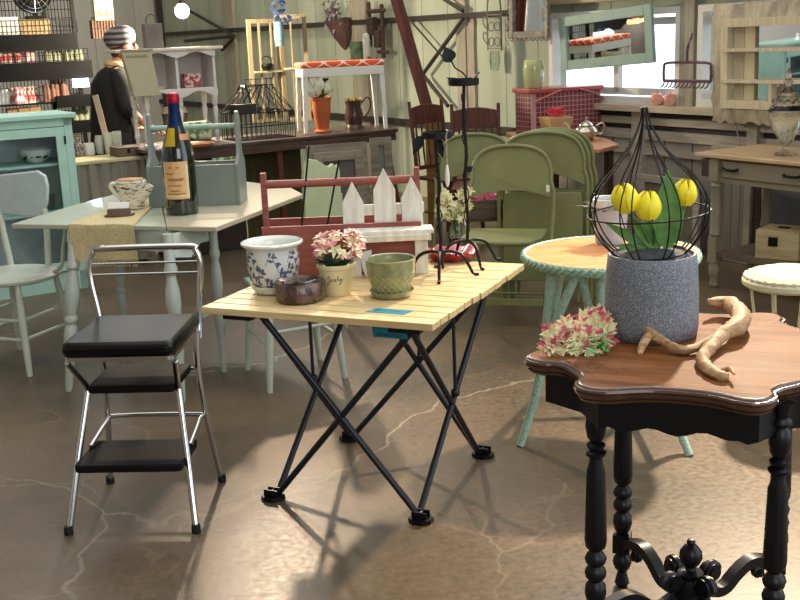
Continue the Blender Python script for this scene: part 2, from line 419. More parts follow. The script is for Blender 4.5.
wallbox(T(), DK, a, SB, zz[1], zz[0]-.01, .012)
wallbox(T(), GREYRAIL, a, SB, zz[2], zz[1], .06)
wallbox(T(), DK, a, SB, zz[3]+.01, zz[2], .012)
wallbox(T(), GREYRAIL, a, SB, zz[4], zz[3]+.01, .045)
wallbox(T(), GREYB, a, SB, 0, zz[4], .02)
wallbox(T(), GREYRAIL, a, SB, S(650, 151)[1]-.02, S(650, 148)[1], .05)
for x in (592, 644, 760): wallbox(T(), GREYRAIL, S(x-5, 130)[0], S(x+5, 130)[0], 0, zz[0]-.01, .075)
wallbox(T(), wood('curtain_rail_wood', (176, 160, 132), (140, 122, 96), 0, .6), S(540, 0)[0], SB, ztop+.06, ztop+.2, .09)
# white curtain rod over the window
p, q = OW(546, 12, .14), OW(800, 6, .14); q.z = p.z
# ---------------------------------------------------------------- light
w = bpy.data.worlds.new('daylight'); SC.world = w; w.use_nodes = True
N = w.node_tree.nodes; L = w.node_tree.links; bg = N['Background']
tc = N.new('ShaderNodeTexCoord'); dt = N.new('ShaderNodeVectorMath'); dt.operation = 'DOT_PRODUCT'; dt.inputs[1].default_value = tuple(E2)
L.new(tc.outputs['Generated'], dt.inputs[0])
mr = N.new('ShaderNodeMapRange'); mr.inputs['From Min'].default_value = .1; mr.inputs['From Max'].default_value = .4
L.new(dt.outputs['Value'], mr.inputs['Value'])
no = N.new('ShaderNodeTexNoise'); no.inputs['Scale'].default_value = 2.2; no.inputs['Detail'].default_value = 3; L.new(tc.outputs['Generated'], no.inputs['Vector'])
rp = N.new('ShaderNodeValToRGB'); e = rp.color_ramp.elements; e[0].position = .38; e[1].position = .62
e[0].color = (.09, .085, .07, 1); e[1].color = (.50, .47, .40, 1); L.new(no.outputs['Fac'], rp.inputs[0])
mx = N.new('ShaderNodeMix'); mx.data_type = 'RGBA'; mx.inputs['B'].default_value = (2.0, 2.15, 2.3, 1)
L.new(mr.outputs[0], mx.inputs[0]); L.new(rp.outputs[0], mx.inputs['A']); L.new(mx.outputs['Result'], bg.inputs['Color'])
bg.inputs['Strength'].default_value = 1.0
def spot(name, loc, tgt, power, size, blend, col, rad):
    l = bpy.data.lights.new(name, 'SPOT'); l.energy = power; l.spot_size = math.radians(size); l.spot_blend = blend; l.color = col; l.shadow_soft_size = rad
    o = bpy.data.objects.new(name, l); COL.objects.link(o); o.location = loc
    o.rotation_euler = (Vector(tgt)-Vector(loc)).to_track_quat('-Z', 'Y').to_euler()
spot('high_flood_lamp', (2.35, 6.5, 3.4), (1.25, 2.9, 0), 1700, 50, .8, (1, .78, .55), .09)
spot('barn_lamp', (-1.2, 9.6, 4.3), (.5, 3.4, 0), 950, 28, .9, (1, .74, .5), .11)
def area(name, loc, tgt, power, sx, sy, col):
    l = bpy.data.lights.new(name, 'AREA'); l.shape = 'RECTANGLE'; l.size = sx; l.size_y = sy; l.energy = power; l.color = col
    o = bpy.data.objects.new(name, l); COL.objects.link(o); o.location = loc
    o.rotation_euler = (Vector(tgt)-Vector(loc)).to_track_quat('-Z', 'Y').to_euler()
area('overhead_fill', (0, 5, 4.6), (0, 5, 0), 120, 5, 7, (1, .97, .92))  # added soft fill from above for general brightness, no real roof opening
area('camera_side_fill', (1.5, -2.5, 2.6), (0, 5, .6), 100, 3.5, 2.5, (.93, .97, 1))  # added cool fill from behind the camera to brighten fronts, no real door
SC.view_settings.exposure = 0.1
# ================================================================ BLACK SCALLOPED TABLE
TZ = .74
bt = thing('side_table', 'black turned-leg side table with a scalloped brown wooden top in the right foreground', 'table', (.696, 2.50, 0), math.radians(-20.7))
oct8 = [(0,-.342),(.05,-.345),(.09,-.358),(.125,-.375),(.155,-.381),(.182,-.371),(.2,-.348),(.208,-.32),(.203,-.296),(.215,-.268),(.24,-.24)]
half = oct8 + [(-y, -x) for x, y in oct8[-2:0:-1]]          # front middle -> right middle
outline = []
for k in range(4):
    c, s_ = round(math.cos(k*PI/2)), round(math.sin(k*PI/2))
    outline += [(x*c-y*s_, x*s_+y*c) for x, y in half]
def smooth_poly(P, k=3):
    pts, _ = catmull([Vector((x, y, 0)) for x, y in P], 0, k, True); return [(p.x, p.y) for p in pts]
outl = smooth_poly(outline, 3)
outl = [(x-(.02*math.exp(-((x+.2)/.06)**2) if x < 0 and y < -.2 else 0), y) for x, y in outl]
outl = [(x-.012, y+.055) for x, y in outl]
def scaled(P, f, c=(0, .045)):
    return [(c[0]+(x-c[0])*f, c[1]+(y-c[1])*f) for x, y in P]
def inset(P, d):
    o = []; n = len(P)
    for i in range(n):
        a, b = Vector(P[i-1]), Vector(P[(i+1) % n]); t = (b-a).normalized()
        o.append((P[i][0]-t.y*d, P[i][1]+t.x*d))
    return o
TOPW = wood('walnut_top', (132, 84, 46), (92, 54, 28), 0, .55, 5, 0, 0, .12)
EDGEW = wood('walnut_edge', (92, 62, 46), (60, 38, 30), 0, .3, 6, .4)
g = G()
lev = [(0, .700, .02), (0, .704, .012), (0, .710, .009), (0, .7105, .013), (0, .716, .004), (0, .724, .001), (0, .7245, .005), (0, .730, .002), (0, .7345, .004), (0, .735, .009), (0, .7385, .011), (0, .74, .017)]
rings = []
for _, z, d in lev: rings.append([g.v((x, y, z)) for x, y in inset(outl, d)])
n = len(outl)
for a, b in zip(rings, rings[1:]):
    for i in range(n): g.face([a[i], a[(i+1) % n], b[(i+1) % n], b[i]])
g.face(rings[0][::-1])
cv = g.v((-.012, .055, .74))
for i in range(n): g.face([rings[-1][i], rings[-1][(i+1) % n], cv])
top = part('tabletop', g, EDGEW, bt, smooth=50, label='brown wooden top with a dark moulded scalloped edge')
top.data.materials.append(TOPW)
for p in top.data.polygons:
    if len(p.vertices) == 3: p.material_index = 1
# aprons: four boards with scalloped lower edges
g = G()
for k in range(4):
    o = g.M; g.M = Matrix.Translation((0, .0, 0)) @ Matrix.Rotation(k*PI/2, 4, 'Z')
    R_ = .205; low = []
    for i in range(33):
        x = -R_+2*R_*i/32; u = abs(x)/R_
        z = .626 + .006*math.cos(u*PI*3.2)
        low.append((x, z))
    low = None
    g.M = o
ap = []
for k in range(4):
    c, s_ = round(math.cos(k*PI/2)), round(math.sin(k*PI/2))
    base = [(-.17, -.325), (.17, -.325), (.228, -.228)]
    pts_ = base + [(.325, -.17)]
    for (xa, ya), (xb, yb) in zip(pts_, pts_[1:]):
        n_ = 16 if xa < 0 else 5
        for i in range(n_):
            t = i/n_; x, y = xa+(xb-xa)*t, ya+(yb-ya)*t; ap.append((x*c-y*s_-.012, x*s_+y*c+.055, (t if n_ == 16 else -1)))
Ao = [(x, y) for x, y, _ in ap]; Ai = inset(Ao, .018); AT = [t for _, _, t in ap]
def zlow(i):
    t = AT[i]; return .63 if t < 0 else .634-.012*math.exp(-((t-.5)/.32)**2)*0+.007*math.cos(t*6*PI)-(.014 if t < .06 or t > .93 else 0)
ZL = [zlow(i) for i in range(len(Ao))]
a1 = [g.v((*p, z)) for p, z in zip(Ao, ZL)]; a2 = [g.v((*p, .703)) for p in Ao]; b1 = [g.v((*p, z)) for p, z in zip(Ai, ZL)]; b2 = [g.v((*p, .703)) for p in Ai]
for i in range(len(Ao)):
    j = (i+1) % len(Ao)
    for q in ((a1[i], a1[j], a2[j], a2[i]), (b1[j], b1[i], b2[i], b2[j]), (a1[j], a1[i], b1[i], b1[j]), (a2[i], a2[j], b2[j], b2[i])): g.face(list(q))
part('apron', g, BLACKPAINT, bt)
LP = [(.0, 0), (.013, 0), (.02, .012), (.016, .03), (.012, .045), (.022, .06), (.026, .075), (.022, .09), (.013, .1), (.02, .108)]
up = [(.013, .158), (.021, .17), (.026, .19), (.024, .21), (.015, .222), (.024, .232), (.026, .243), (.022, .254), (.016, .262), (.024, .27), (.026, .28), (.021, .29), (.014, .3),
      (.024, .31), (.0265, .33), (.022, .50), (.016, .52), (.015, .535), (.023, .54), (.024, .547), (.015, .553), (.021, .56), (.022, .566), (.013, .572), (.021, .585), (.025, .61), (.022, .635), (.015, .645), (.024, .652), (.024, .66), (.018, .668), (.024, .7)]
legp = [(-.2, -.2), (.2, -.2), (.2, .2), (-.2, .2)]
for x, y in legp:
    g = G(); g.lathe(LP, 20, (x, y, 0)); g.box((x, y, .133), (.046, .046, .052)); g.lathe(up+[(0, .7)], 20, (x, y, 0)); part('leg', g, BLACKPAINT, bt)
# crossing stretchers with scrolls
for x, y in legp:
    d = Vector((x, y, 0)).normalized(); L_ = math.hypot(x, y)
    g = G(); s_ = d.cross(Vector((0, 0, 1)))
    prof = [(L_-.02, .135), (L_-.06, .15), (L_-.10, .152), (L_-.14, .13), (L_-.17, .105), (L_-.2, .10), (.04, .115)]
    pts = [d*r + Vector((0, 0, z)) for r, z in prof]
    P2, _ = catmull(pts, 0, 4)
    for w_ in (0,):
        R1 = []
        for i, p in enumerate(P2):
            t = (P2[min(i+1, len(P2)-1)]-P2[max(i-1, 0)]).normalized(); nn = s_.cross(t)
            h = .013; ww = .015
            R1.append([g.v(p+nn*h+s_*ww), g.v(p+nn*h-s_*ww), g.v(p-nn*h-s_*ww), g.v(p-nn*h+s_*ww)])
        for a, b in zip(R1, R1[1:]):
            for k in range(4): g.face([a[k], a[(k+1) % 4], b[(k+1) % 4], b[k]])
        g.face(R1[0]); g.face(R1[-1][::-1])
    def scroll(c, r, w_):
        pts = [c + d*(r*math.cos(a)*(1-a/14)) + Vector((0, 0, r*math.sin(a)*(1-a/14))) for a in [i*.45 for i in range(20)]]
        g.tube(pts, .0105, 6); g.rod(c-s_*w_, c+s_*w_, r*.98, n=18); g.rod(c-s_*(w_+.003), c+s_*(w_+.003), r*.5, n=14)
    scroll(d*.062+Vector((0, 0, .158)), .024, .015)
    scroll(d*(L_-.065)+Vector((0, 0, .118)), .011, .015)
    part('stretcher', g, BLACKPAINT, bt)
g = G(); g.lathe([(0, .09), (.05, .09), (.05, .13), (.03, .145), (.022, .155), (.03, .165), (.032, .172), (.014, .18), (.012, .186), (.022, .196), (.029, .212), (.027, .228), (.017, .242), (.009, .248), (.011, .253), (.008, .26), (0, .262)], 24)
part('finial', g, BLACKPAINT, bt)
# ---------------------------------------------------------------- terrazzo planter
PB = A(657, 344, TZ); PB.z = TZ
def terrazzo():
    mt, n, b = nt('grey_terrazzo'); N = n.nodes; L = n.links
    tc = N.new('ShaderNodeTexCoord'); v = N.new('ShaderNodeTexVoronoi'); v.inputs['Scale'].default_value = 620; L.new(tc.outputs['Object'], v.inputs['Vector'])
    r = N.new('ShaderNodeValToRGB'); e = r.color_ramp.elements; e[0].position = 0; e[0].color = (*lin((92, 97, 108)), 1); e[1].position = .9; e[1].color = (*lin((160, 164, 168)), 1)
    e2 = r.color_ramp.elements.new(.62); e2.color = (*lin((98, 103, 114)), 1)
    sp = N.new('ShaderNodeSeparateColor'); L.new(v.outputs['Color'], sp.inputs[0]); L.new(sp.outputs[0], r.inputs[0]); L.new(r.outputs[0], b.inputs['Base Color'])
    b.inputs['Roughness'].default_value = .55
    bp = N.new('ShaderNodeBump'); bp.inputs['Strength'].default_value = .25; bp.inputs['Distance'].default_value = .003; L.new(v.outputs['Distance'], bp.inputs['Height']); L.new(bp.outputs[0], b.inputs['Normal'])
    return mt
PB = PB + Vector((.008, .10, 0))
pl = thing('planter', 'speckled grey cylindrical planter holding the yellow tulips', 'planter', PB)
g = G(); g.lathe([(0, 0), (.108, 0), (.114, .006), (.117, .03), (.116, .10), (.112, .17), (.109, .205), (.107, .208), (.102, .208), (.1, .2), (.1, .18), (0, .18)], 56); part('pot', g, terrazzo(), pl)
g = G(); g.lathe([(0, .18), (.099, .18), (.099, .198), (.09, .205), (.06, .214), (.02, .219), (0, .22)], 32); part('foam_mound', g, mat('dark_foam', (62, 66, 72), .8, var=.2, vs=60, bump=.4), pl)
PT = PB + Vector((0, 0, .205))
# wire cloche
cl = thing('wire_cloche', 'black wire onion-shaped cloche standing on the grey planter', 'cloche', PT+Vector((-.004, 0, 0)), rot=(0, math.radians(-3.2), 0))
g = G()
prof = [(.088, .004), (.105, .02), (.128, .05), (.144, .085), (.149, .12), (.140, .155), (.116, .19), (.086, .22), (.058, .25), (.036, .28), (.02, .31), (.011, .335), (.007, .362)]
for k in range(8):
    for da in (-.1, .1):
        a = 2*PI*k/8+.2
        pts = [Vector((r*math.cos(a+da*(.6+.4*r/.149)), r*math.sin(a+da*(.6+.4*r/.149)), z)) for r, z in prof]
        g.tube(pts, .0019, 6, smooth=3)
part('wire_rib', g, IRON, cl, label='paired bent wire ribs')
g = G(); g.ring((0, 0, .105), .1495, .0021); part('wire_band', g, IRON, cl)
g = G(); g.ring((0, 0, .004), .089, .0024); part('base_ring', g, IRON, cl)
# tulips
tu = thing('tulip_arrangement', 'three yellow artificial tulips with green leaves inside the wire cloche', 'flowers', PB+Vector((0, 0, .215)))
inv = PB+Vector((0, 0, .215))
def tp(px, py, dy=0):
    return AY(px, py, PB.y+dy)-inv
def tulip(head, sz, base, tilt=(0, 0)):
    g = G(); mid = (Vector(base)+head)/2+Vector((.01, 0, -.01)); g.tube([base, mid, head-Vector((0, 0, sz*.45))], .0028, 6, smooth=4); part('stem', g, LEAFG, tu)
    g = G(); g.M = Matrix.Translation(head) @ Matrix.Rotation(tilt[0], 4, 'Y') @ Matrix.Rotation(tilt[1], 4, 'X')
    for k in range(6):
        a = k*PI/3; r0 = sz*(.52 if k % 2 else .48); W_ = 7
        rows = []
        for i in range(9):
            t = i/8; z = sz*(-.5+1.04*t); rad = r0*(math.sin(PI*(.13+.80*t))**.62); hw = .64*max(.0, math.sin(PI*(.14+.80*t)))**.55
            rows.append([(g.v((rad*math.cos(a+hw*u), rad*math.sin(a+hw*u), z-abs(u)**2*sz*.06)), g.v(((rad-.0012)*math.cos(a+hw*u), (rad-.0012)*math.sin(a+hw*u), z-abs(u)**2*sz*.06))) for u in [-1+2*j/(W_-1) for j in range(W_)]])
        for r1, r2 in zip(rows, rows[1:]):
            for j in range(W_-1):
                g.face([r1[j][0], r1[j+1][0], r2[j+1][0], r2[j][0]]); g.face([r1[j+1][1], r1[j][1], r2[j][1], r2[j+1][1]])
    g.ball((0, 0, -sz*.42), sz*.18)
    g.M = Matrix(); part('tulip_flower', g, YELLOW, tu, smooth=60)
b0 = Vector((0, .01, 0))
tulip(tp(625, 198, -.05), .066, b0, (-.25, 0)); tulip(tp(648, 205, -.06), .064, b0+Vector((.005, 0, 0)), (.05, 0)); tulip(tp(685, 192, .02), .06, b0+Vector((.01, 0, 0)), (.12, .1))
for (p, q, w_, bn) in (((665, 262), (669, 169), .072, .03), ((648, 262), (614, 226), .028, .35), ((655, 262), (635, 222), .03, .25), ((650, 262), (620, 246), .024, .1), ((660, 262), (640, 208), .022, .1), ((668, 262), (684, 215), .026, .2)):
    a, b = tp(*p), tp(*q); a.z = max(a.z, .002)
    g = G(); g.leaf(a, b-a, (b-a).length*(1.15 if w_ < .04 else 1), w_, bn, (0, -1, .2), 10, .3, .0012); part('leaf', g, LEAFG, tu, smooth=60)
# ---------------------------------------------------------------- driftwood
DRIFT = wood('driftwood', (190, 156, 116), (140, 104, 72), 0, .6, 20)
dw = thing('driftwood_branch', 'twisted tan driftwood branch curling around the foot of the grey planter', 'driftwood', A(700, 345, TZ))
o_ = A(700, 345, TZ)
def gnarl(g):
    for v_ in g.bm.verts: v_.co += Vector((noise.noise(v_.co*45), noise.noise(v_.co*45+Vector((9, 0, 0))), .5*noise.noise(v_.co*45+Vector((0, 9, 0)))))*.005
def dpt(px, py, h): return A(px, py, TZ+h)-o_
g = G(); g.tube([dpt(640, 322, .045), dpt(645, 327, .040), dpt(653, 335, .032), dpt(666, 343, .022), dpt(682, 350, .014), dpt(698, 347, .016), dpt(712, 339, .024), dpt(726, 332, .03), dpt(738, 326, .032), dpt(741, 315, .034), dpt(731, 305, .034), dpt(718, 303, .034), dpt(707, 301, .045)],
             [.009, .014, .012, .013, .012, .011, .013, .018, .024, .024, .022, .018, .005], 10, smooth=5)
gnarl(g); part('main_stem', g, DRIFT, dw)
g = G(); g.tube([dpt(724, 333, .028), dpt(713, 344, .022), dpt(704, 354, .014), dpt(703, 363, .012), dpt(712, 372, .010), dpt(722, 376, .010), dpt(729, 377, .011)], [.016, .017, .015, .015, .014, .012, .007], 10, smooth=5); gnarl(g); part('side_branch', g, DRIFT, dw)
g = G(); g.tube([dpt(722, 371, .012), dpt(730, 369, .02), dpt(734, 374, .02)], [.007, .006, .003], 8, smooth=3); part('twig', g, DRIFT, dw)
g = G(); g.tube([dpt(651, 333, .033), dpt(645, 341, .024), dpt(641, 349, .010), dpt(640, 354, .005)], [.011, .011, .009, .005], 8, smooth=4); part('twig', g, DRIFT, dw)
# ---------------------------------------------------------------- flower helpers
def blossom_mesh(mt, r=.014, name='blossom', petals=6, seed=0):
    rnd = random.Random(seed); g = G()
    for k in range(petals):
        a = 2*PI*k/petals+rnd.uniform(-.2, .2); e = rnd.uniform(.3, .9)
        g.leaf((0, 0, 0), (math.cos(a), math.sin(a), e), r*rnd.uniform(1.3, 1.7), r*.85, rnd.uniform(.1, .6), (0, 0, 1), 4, .3, .0006)
    return mesh_data(g, name, mt)
def mesh_data(g, name, mt, smooth=60):
    me = mesh_of(g, name, smooth); me.materials.append(mt); return me
def scatter(meshes, name, parent, pts, rnd):
    for i, (p, d) in enumerate(pts):
        o = bpy.data.objects.new(name, meshes[i % len(meshes)]); COL.objects.link(o); o.parent = parent; o.location = p
        q = Vector(d).to_track_quat('Z', 'Y'); o.rotation_euler = (q @ Quaternion((0, 0, 1), rnd.uniform(0, 6))).to_euler()
        s_ = rnd.uniform(.85, 1.2); o.scale = (s_, s_, s_)
ROSEB = [blossom_mesh(ROSEP, .0145, 'blossom', 6, i) for i in range(3)] + [blossom_mesh(CREAMP, .0135, 'blossom', 6, 5)]
PINKB = [blossom_mesh(PINKP, .0145, 'blossom', 6, i) for i in range(3)] + [blossom_mesh(CREAMP, .0135, 'blossom', 5, 9)]
rnd = random.Random(3)
bo = A(590, 345, TZ)
fb = thing('flower_bunch', 'bunch of red and yellow artificial blossoms lying at the left edge of the brown tabletop', 'flowers', bo)
pts = []
for i in range(84):
    px = rnd.uniform(546, 612); lo = 352 - max(0, (px-590))*.4; hi = 328 - (px-546)*.33 if px < 600 else 314
    py = rnd.uniform(hi, lo); h = (lo-py)/ (lo-hi)*.055+.008
    p = A(px, py, TZ+h)
    if p.y > bo.y+.1: p.y = bo.y+.1
    pts.append((p-bo, (rnd.uniform(-.5, .4), -.8, rnd.uniform(.1, 1))))
scatter(ROSEB, 'blossom', fb, pts, rnd)
g = G()
for i in range(26):
    a = A(rnd.uniform(600, 612), rnd.uniform(345, 352), TZ+.01)-bo; b = A(rnd.uniform(550, 600), rnd.uniform(325, 350), TZ+rnd.uniform(.004, .03))-bo
    g.tube([a, (a+b)/2+Vector((0, 0, .01)), b], .0016, 5)
for i in range(34):
    a = A(rnd.uniform(560, 611), rnd.uniform(330, 352), TZ+rnd.uniform(.012, .045))-bo; g.leaf(a, (rnd.uniform(-1, 1), -1, rnd.uniform(-.1, .8)), .045, .012, .2)
part('stems', g, LEAFG, fb)
# ================================================================ SLAT TABLE
WZ = .68; wo = Vector((-.09, 3.65, 0)); wy = math.radians(-24.5)
st = thing('folding_table', 'square folding table with pale wooden slats on crossed dark metal legs', 'table', wo, wy)
WM = Matrix.Translation(wo) @ Matrix.Rotation(wy, 4, 'Z'); WI = WM.inverted()
def AW(px, py, h=0): return A(px, py, WZ+h)
g = G(); nsl = 13; D0, D1 = -.44, .44; sw = (D1-D0)/nsl
rs = random.Random(4)
for i in range(nsl):
    g = G(); y = D0+sw*(i+.5); e = rs.uniform(-.004, .004); g.box((e, y, WZ-.011), (.80, sw-.006, .022)); part('slat', g, SLAT, st, bev=.002)
g = G(); g.box((-.25, 0, WZ-.032), (.03, .8, .018)); g.box((.27, 0, WZ-.032), (.03, .8, .018)); g.box((.3, -.41, WZ-.03), (.1, .03, .016)); g.box((-.28, -.41, WZ-.03), (.1, .03, .016)); part('under_rail', g, IRON, st)
DKST = mat('dark_steel_tube', (44, 46, 54), .35, .5, var=.1)
ft = [(-.246, -.335), (.294, -.335), (.294, .245), (-.246, .245)]; tp_ = [(-.22, -.385), (.315, -.385), (.315, .33), (-.22, .33)]
for i in range(4):
    for j, sd in (((i+1) % 4, .012), ((i-1) % 4, -.012)):
        d = Vector((ft[i][1]*0, 0, 0)); a = Vector((*ft[i], .02)); b = Vector((*tp_[j], WZ-.03))
        off = Vector((b.x-a.x, b.y-a.y, 0)).normalized()
        nrm = Vector((-off.y, off.x, 0))*sd
        g = G(); g.rod(a+off*.016+nrm, b+nrm, .0105, n=12); part('leg', g, DKST, st)
    g = G(); x, y = ft[i]
    g.prism([(x+.042*math.cos(a)*(1), y+.036*math.sin(a)) for a in [k*PI/4+.39 for k in range(8)]], 0, .014); g.box((x, y-.014, .024), (.05, .006, .024)); g.box((x, y+.014, .024), (.05, .006, .024)); g.rod((x, y-.02, .028), (x, y+.02, .028), .006)
    part('foot', g, BLACKPAINT, st)
for i, j in ((0, 3), (1, 2), (2, 3)):
    m0 = (Vector((*ft[i], .02))+Vector((*tp_[j], WZ-.03)))/2; n0 = (Vector((*ft[j], .02))+Vector((*tp_[i], WZ-.03)))/2; c = (m0+n0)/2
    g = G(); g.rod(c, (c.x, c.y, WZ-.03), .006); g.ball(c, .016); part('joint_strut', g, DKST, st)
# signs
p = AW(389, 311.5); sg = thing('price_card', 'teal card lying flat on the front edge of the slatted tabletop', 'sign', (p.x, p.y, WZ), wy)
g = G(); g.prism([(-.068, -.026), (.06, -.026), (.072, .024), (-.056, .024)], .0005, .0015); part('card', g, TEAL, sg)
text('lettering', 'SMALL TABLE', .012, INK, sg, (0, 0, .0016), (0, 0, 0), .0001)
q = WM @ Vector((0, -.43, 0)); p = AW(389, 319)
hs = thing('hanging_sign', 'dark teal sign hanging just under the front edge of the slatted tabletop', 'sign', (p.x+.0, p.y-.006, WZ-.014), wy)
g = G(); g.box((0, 0, -.022), (.112, .002, .044), rx=.12); part('card', g, mat('dark_teal_card', (16, 104, 120), .5, var=.05), hs)
text('lettering', 'FOLDING TABLE', .011, INK, hs, (0, -.0028, -.034), (PI/2+.12, 0, 0), .0001)
# ---------------------------------------------------------------- blue and white pot with saucer
def potthing(name, label, cat, px, py, rbase, shift=0):
    p = AW(px, py); p.y += rbase; return thing(name, label, cat, p), p
bp_, p = potthing('flower_pot', 'large white ceramic pot with blue leaf vines on a matching saucer', 'flower pot', 273, 296, .066)
g = G(); g.lathe([(0, .002), (.05, .0), (.066, .004), (.076, .018), (.08, .028), (.076, .028), (.07, .018), (.05, .008), (0, .008)], 48); part('saucer', g, CERAM, bp_)
pp = [(0, .01), (.052, .01), (.06, .018), (.076, .04), (.085, .07), (.088, .10), (.087, .125), (.085, .14), (.088, .145), (.1, .152), (.104, .157), (.103, .162), (.097, .164), (.089, .158), (.083, .15), (.082, .13), (.082, .07), (.06, .03), (0, .03)]
g = G(); g.lathe(pp, 56); part('pot', g, CERAM, bp_)
def rad_at(prof, z):
    best = None
    for (r0, z0), (r1, z1) in zip(prof, prof[1:]):
        if z0 <= z <= z1 and r0 > .05: return r0+(r1-r0)*(z-z0)/max(1e-6, z1-z0)
    return .08
BLUE = mat('cobalt_blue', (98, 108, 138), .25, var=.1, vs=60, coat=.4)
bp_.scale = (1, 1, 1.06)
outer = [(r, z) for r, z in pp[1:8]]
def onpot(a, z, e=.0006):
    r = rad_at(outer, z)+e; return Vector((r*math.cos(a), r*math.sin(a), z))
def surf_leaf(g, a, z, ang, L_, w_):
    n = 5; rows = []; R_ = .086
    for i in range(n+1):
        t = i/n; hw = w_*math.sin(PI*t)**.8/2 if 0 < t < 1 else .0002
        row = []
        for u in (-1, 0, 1):
            x = t*L_*math.cos(ang)-u*hw*math.sin(ang); y = t*L_*math.sin(ang)+u*hw*math.cos(ang)
            row.append(g.v(onpot(a+x/R_, min(.139, max(.02, z+y)), .0009)))
        rows.append(row)
    for r1, r2 in zip(rows, rows[1:]):
        for k in (0, 1): g.face([r1[k], r1[k+1], r2[k+1], r2[k]])
g = G()
for v0, z0, dirn in ((-3.0, .03, 1), (-2.2, .05, 1), (-1.35, .035, 1), (-.6, .045, 1), (-1.75, .10, 1), (-.9, .105, 1), (-2.7, .11, 1), (-1.0, .06, 1), (-1.9, .015, 1), (-.35, .1, 1), (-2.45, .015, 1), (-2.95, .085, 1), (.3, .05, 1), (1.2, .06, 1)):
    path = [(v0+t*.11, z0+.028*math.sin(t*.9)) for t in [i*.65 for i in range(10)]]
    g.tube([onpot(a, z, .0004) for a, z in path], .0009, 4)
    for i, (a, z) in enumerate(path[1:]):
        surf_leaf(g, a, z, .55+.75*(1 if i % 2 else -1), .022, .0095)
part('vine_pattern', g, BLUE, bp_, label='blue painted leaf vines')
# brown carved bowl
bb, p = potthing('ashtray_bowl', 'low mottled dark brown stoneware bowl in front of the blue and white pot', 'bowl', 299, 305, .066)
g = G(); g.lathe([(0, 0), (.072, 0), (.079, .008), (.081, .03), (.08, .058), (.074, .066), (.062, .056), (.054, .04), (.04, .03), (0, .028)], 40)
for v_ in g.bm.verts: v_.co *= 1+.05*noise.noise(v_.co*40)
part('bowl', g, BROWNGLAZE, bb); g = G(); g.tube([(-.055, 0, .056), (-.02, .02, .052), (.02, -.015, .054), (.05, .015, .055)], .009, 8, smooth=3); part('rim_roll', g, BROWNGLAZE, bb)
# cream pot with flowers
cp, p = potthing('flower_pot', 'cream pot with a handwritten name and pink blossoms, between the two glazed pots', 'flower pot', 337, 297, .04)
g = G(); g.lathe([(0, 0), (.04, 0), (.043, .003), (.058, .088), (.062, .09), (.064, .094), (.064, .104), (.061, .106), (.058, .104), (.056, .095), (0, .09)], 44); part('pot', g, CREAM, cp)
w_pts = [(-.030,.055),(-.024,.064),(-.020,.068),(-.021,.056),(-.024,.040),(-.029,.036),(-.028,.043),(-.018,.050),(-.014,.058),(-.014,.051),(-.011,.049),(-.007,.058),(-.006,.050),(-.002,.052),(.001,.058),(-.003,.057),(-.002,.050),(.003,.053),(.008,.068),(.007,.055),(.010,.050),(.013,.058),(.014,.051),(.018,.059),(.017,.046),(.011,.038),(.012,.043),(.026,.056)]
g = G(); g.tube([Vector((x, -math.sqrt(max(0, (.043+(z-.003)*.1765)**2-x*x))-.0006, z+.004)) for x, z in w_pts], .0009, 5, smooth=4); part('handwriting', g, INK, cp, label='dark handwritten script reading Judy')
rnd = random.Random(11); pts = []
for i in range(52):
    a = rnd.uniform(0, 2*PI); e = rnd.uniform(.0, 1); r = .075*math.sqrt(1-e*e*.6)*rnd.uniform(.75, 1)
    q = Vector((.012+r*math.cos(a)*1.15, r*math.sin(a)*.85, .13+.07*e+rnd.uniform(-.015, .01)))
    if math.hypot(q.x, q.y) < .03 and q.z < .15: q.z += .04
    pts.append((q, (q.x, q.y-.03, q.z-.08)))
scatter(PINKB, 'blossom', cp, pts, rnd)
g = G()
for i in range(26):
    a = rnd.uniform(0, 2*PI); g.leaf((.02*math.cos(a), .02*math.sin(a), .09), (math.cos(a), math.sin(a), rnd.uniform(.9, 1.6)), .06, .03, .3)
for i in range(16):
    a = rnd.uniform(0, 2*PI); g.tube([(0, 0, .09), (.03*math.cos(a), .03*math.sin(a), .13), (.055*math.cos(a), .05*math.sin(a), .155)], .0014, 5)
g.ball((0, 0, .112), (.04, .035, .035))
part('foliage', g, DKLEAF, cp)
# pointed paper tag beside the blossoms
p = AW(366, 262, .06); one('gift_tag', G().plate([(-.02, .03), (.022, .035), (.012, -.03), (.0, -.062), (-.012, -.034)], -.0008, .0008), mat('silver_card', (206, 206, 210), .4, .2, var=.05), 'pointed silvery white card hanging beside the cream pot', 'tag', (p.x, p.y, WZ+.066), .2)
# green lattice pot
gp, p = potthing('flower_pot', 'olive green glazed pot with a lattice pattern on a green saucer', 'flower pot', 392, 300, .055)
g = G(); g.lathe([(0, .0), (.056, .0), (.064, .005), (.07, .018), (.073, .023), (.069, .023), (.062, .014), (0, .01)], 44); part('saucer', g, GREENGLAZE, gp)
op = [(.052, .014), (.058, .02), (.071, .06), (.077, .08), (.078, .082), (.0775, .085), (.081, .118), (.082, .124), (.079, .127), (.074, .125), (.072, .11), (.062, .05), (0, .04)]
g = G(); g.lathe([(0, .014)]+op, 48); part('pot', g, GREENGLAZE, gp)
g = G()
for k in range(20):
    for sg_ in (-1, 1):
        a0 = 2*PI*k/20; pts = []
        for i in range(7):
            t = i/6; z = .022+.056*t; r = .0585+(.077-.0585)*t*1.02; pts.append((r*math.cos(a0+sg_*t*.75), r*math.sin(a0+sg_*t*.75), z))
        g.tube(pts, .0018, 5)
part('lattice_relief', g, mat('pale_green_glaze', (170, 170, 118), .2, var=.1, coat=.5), gp)
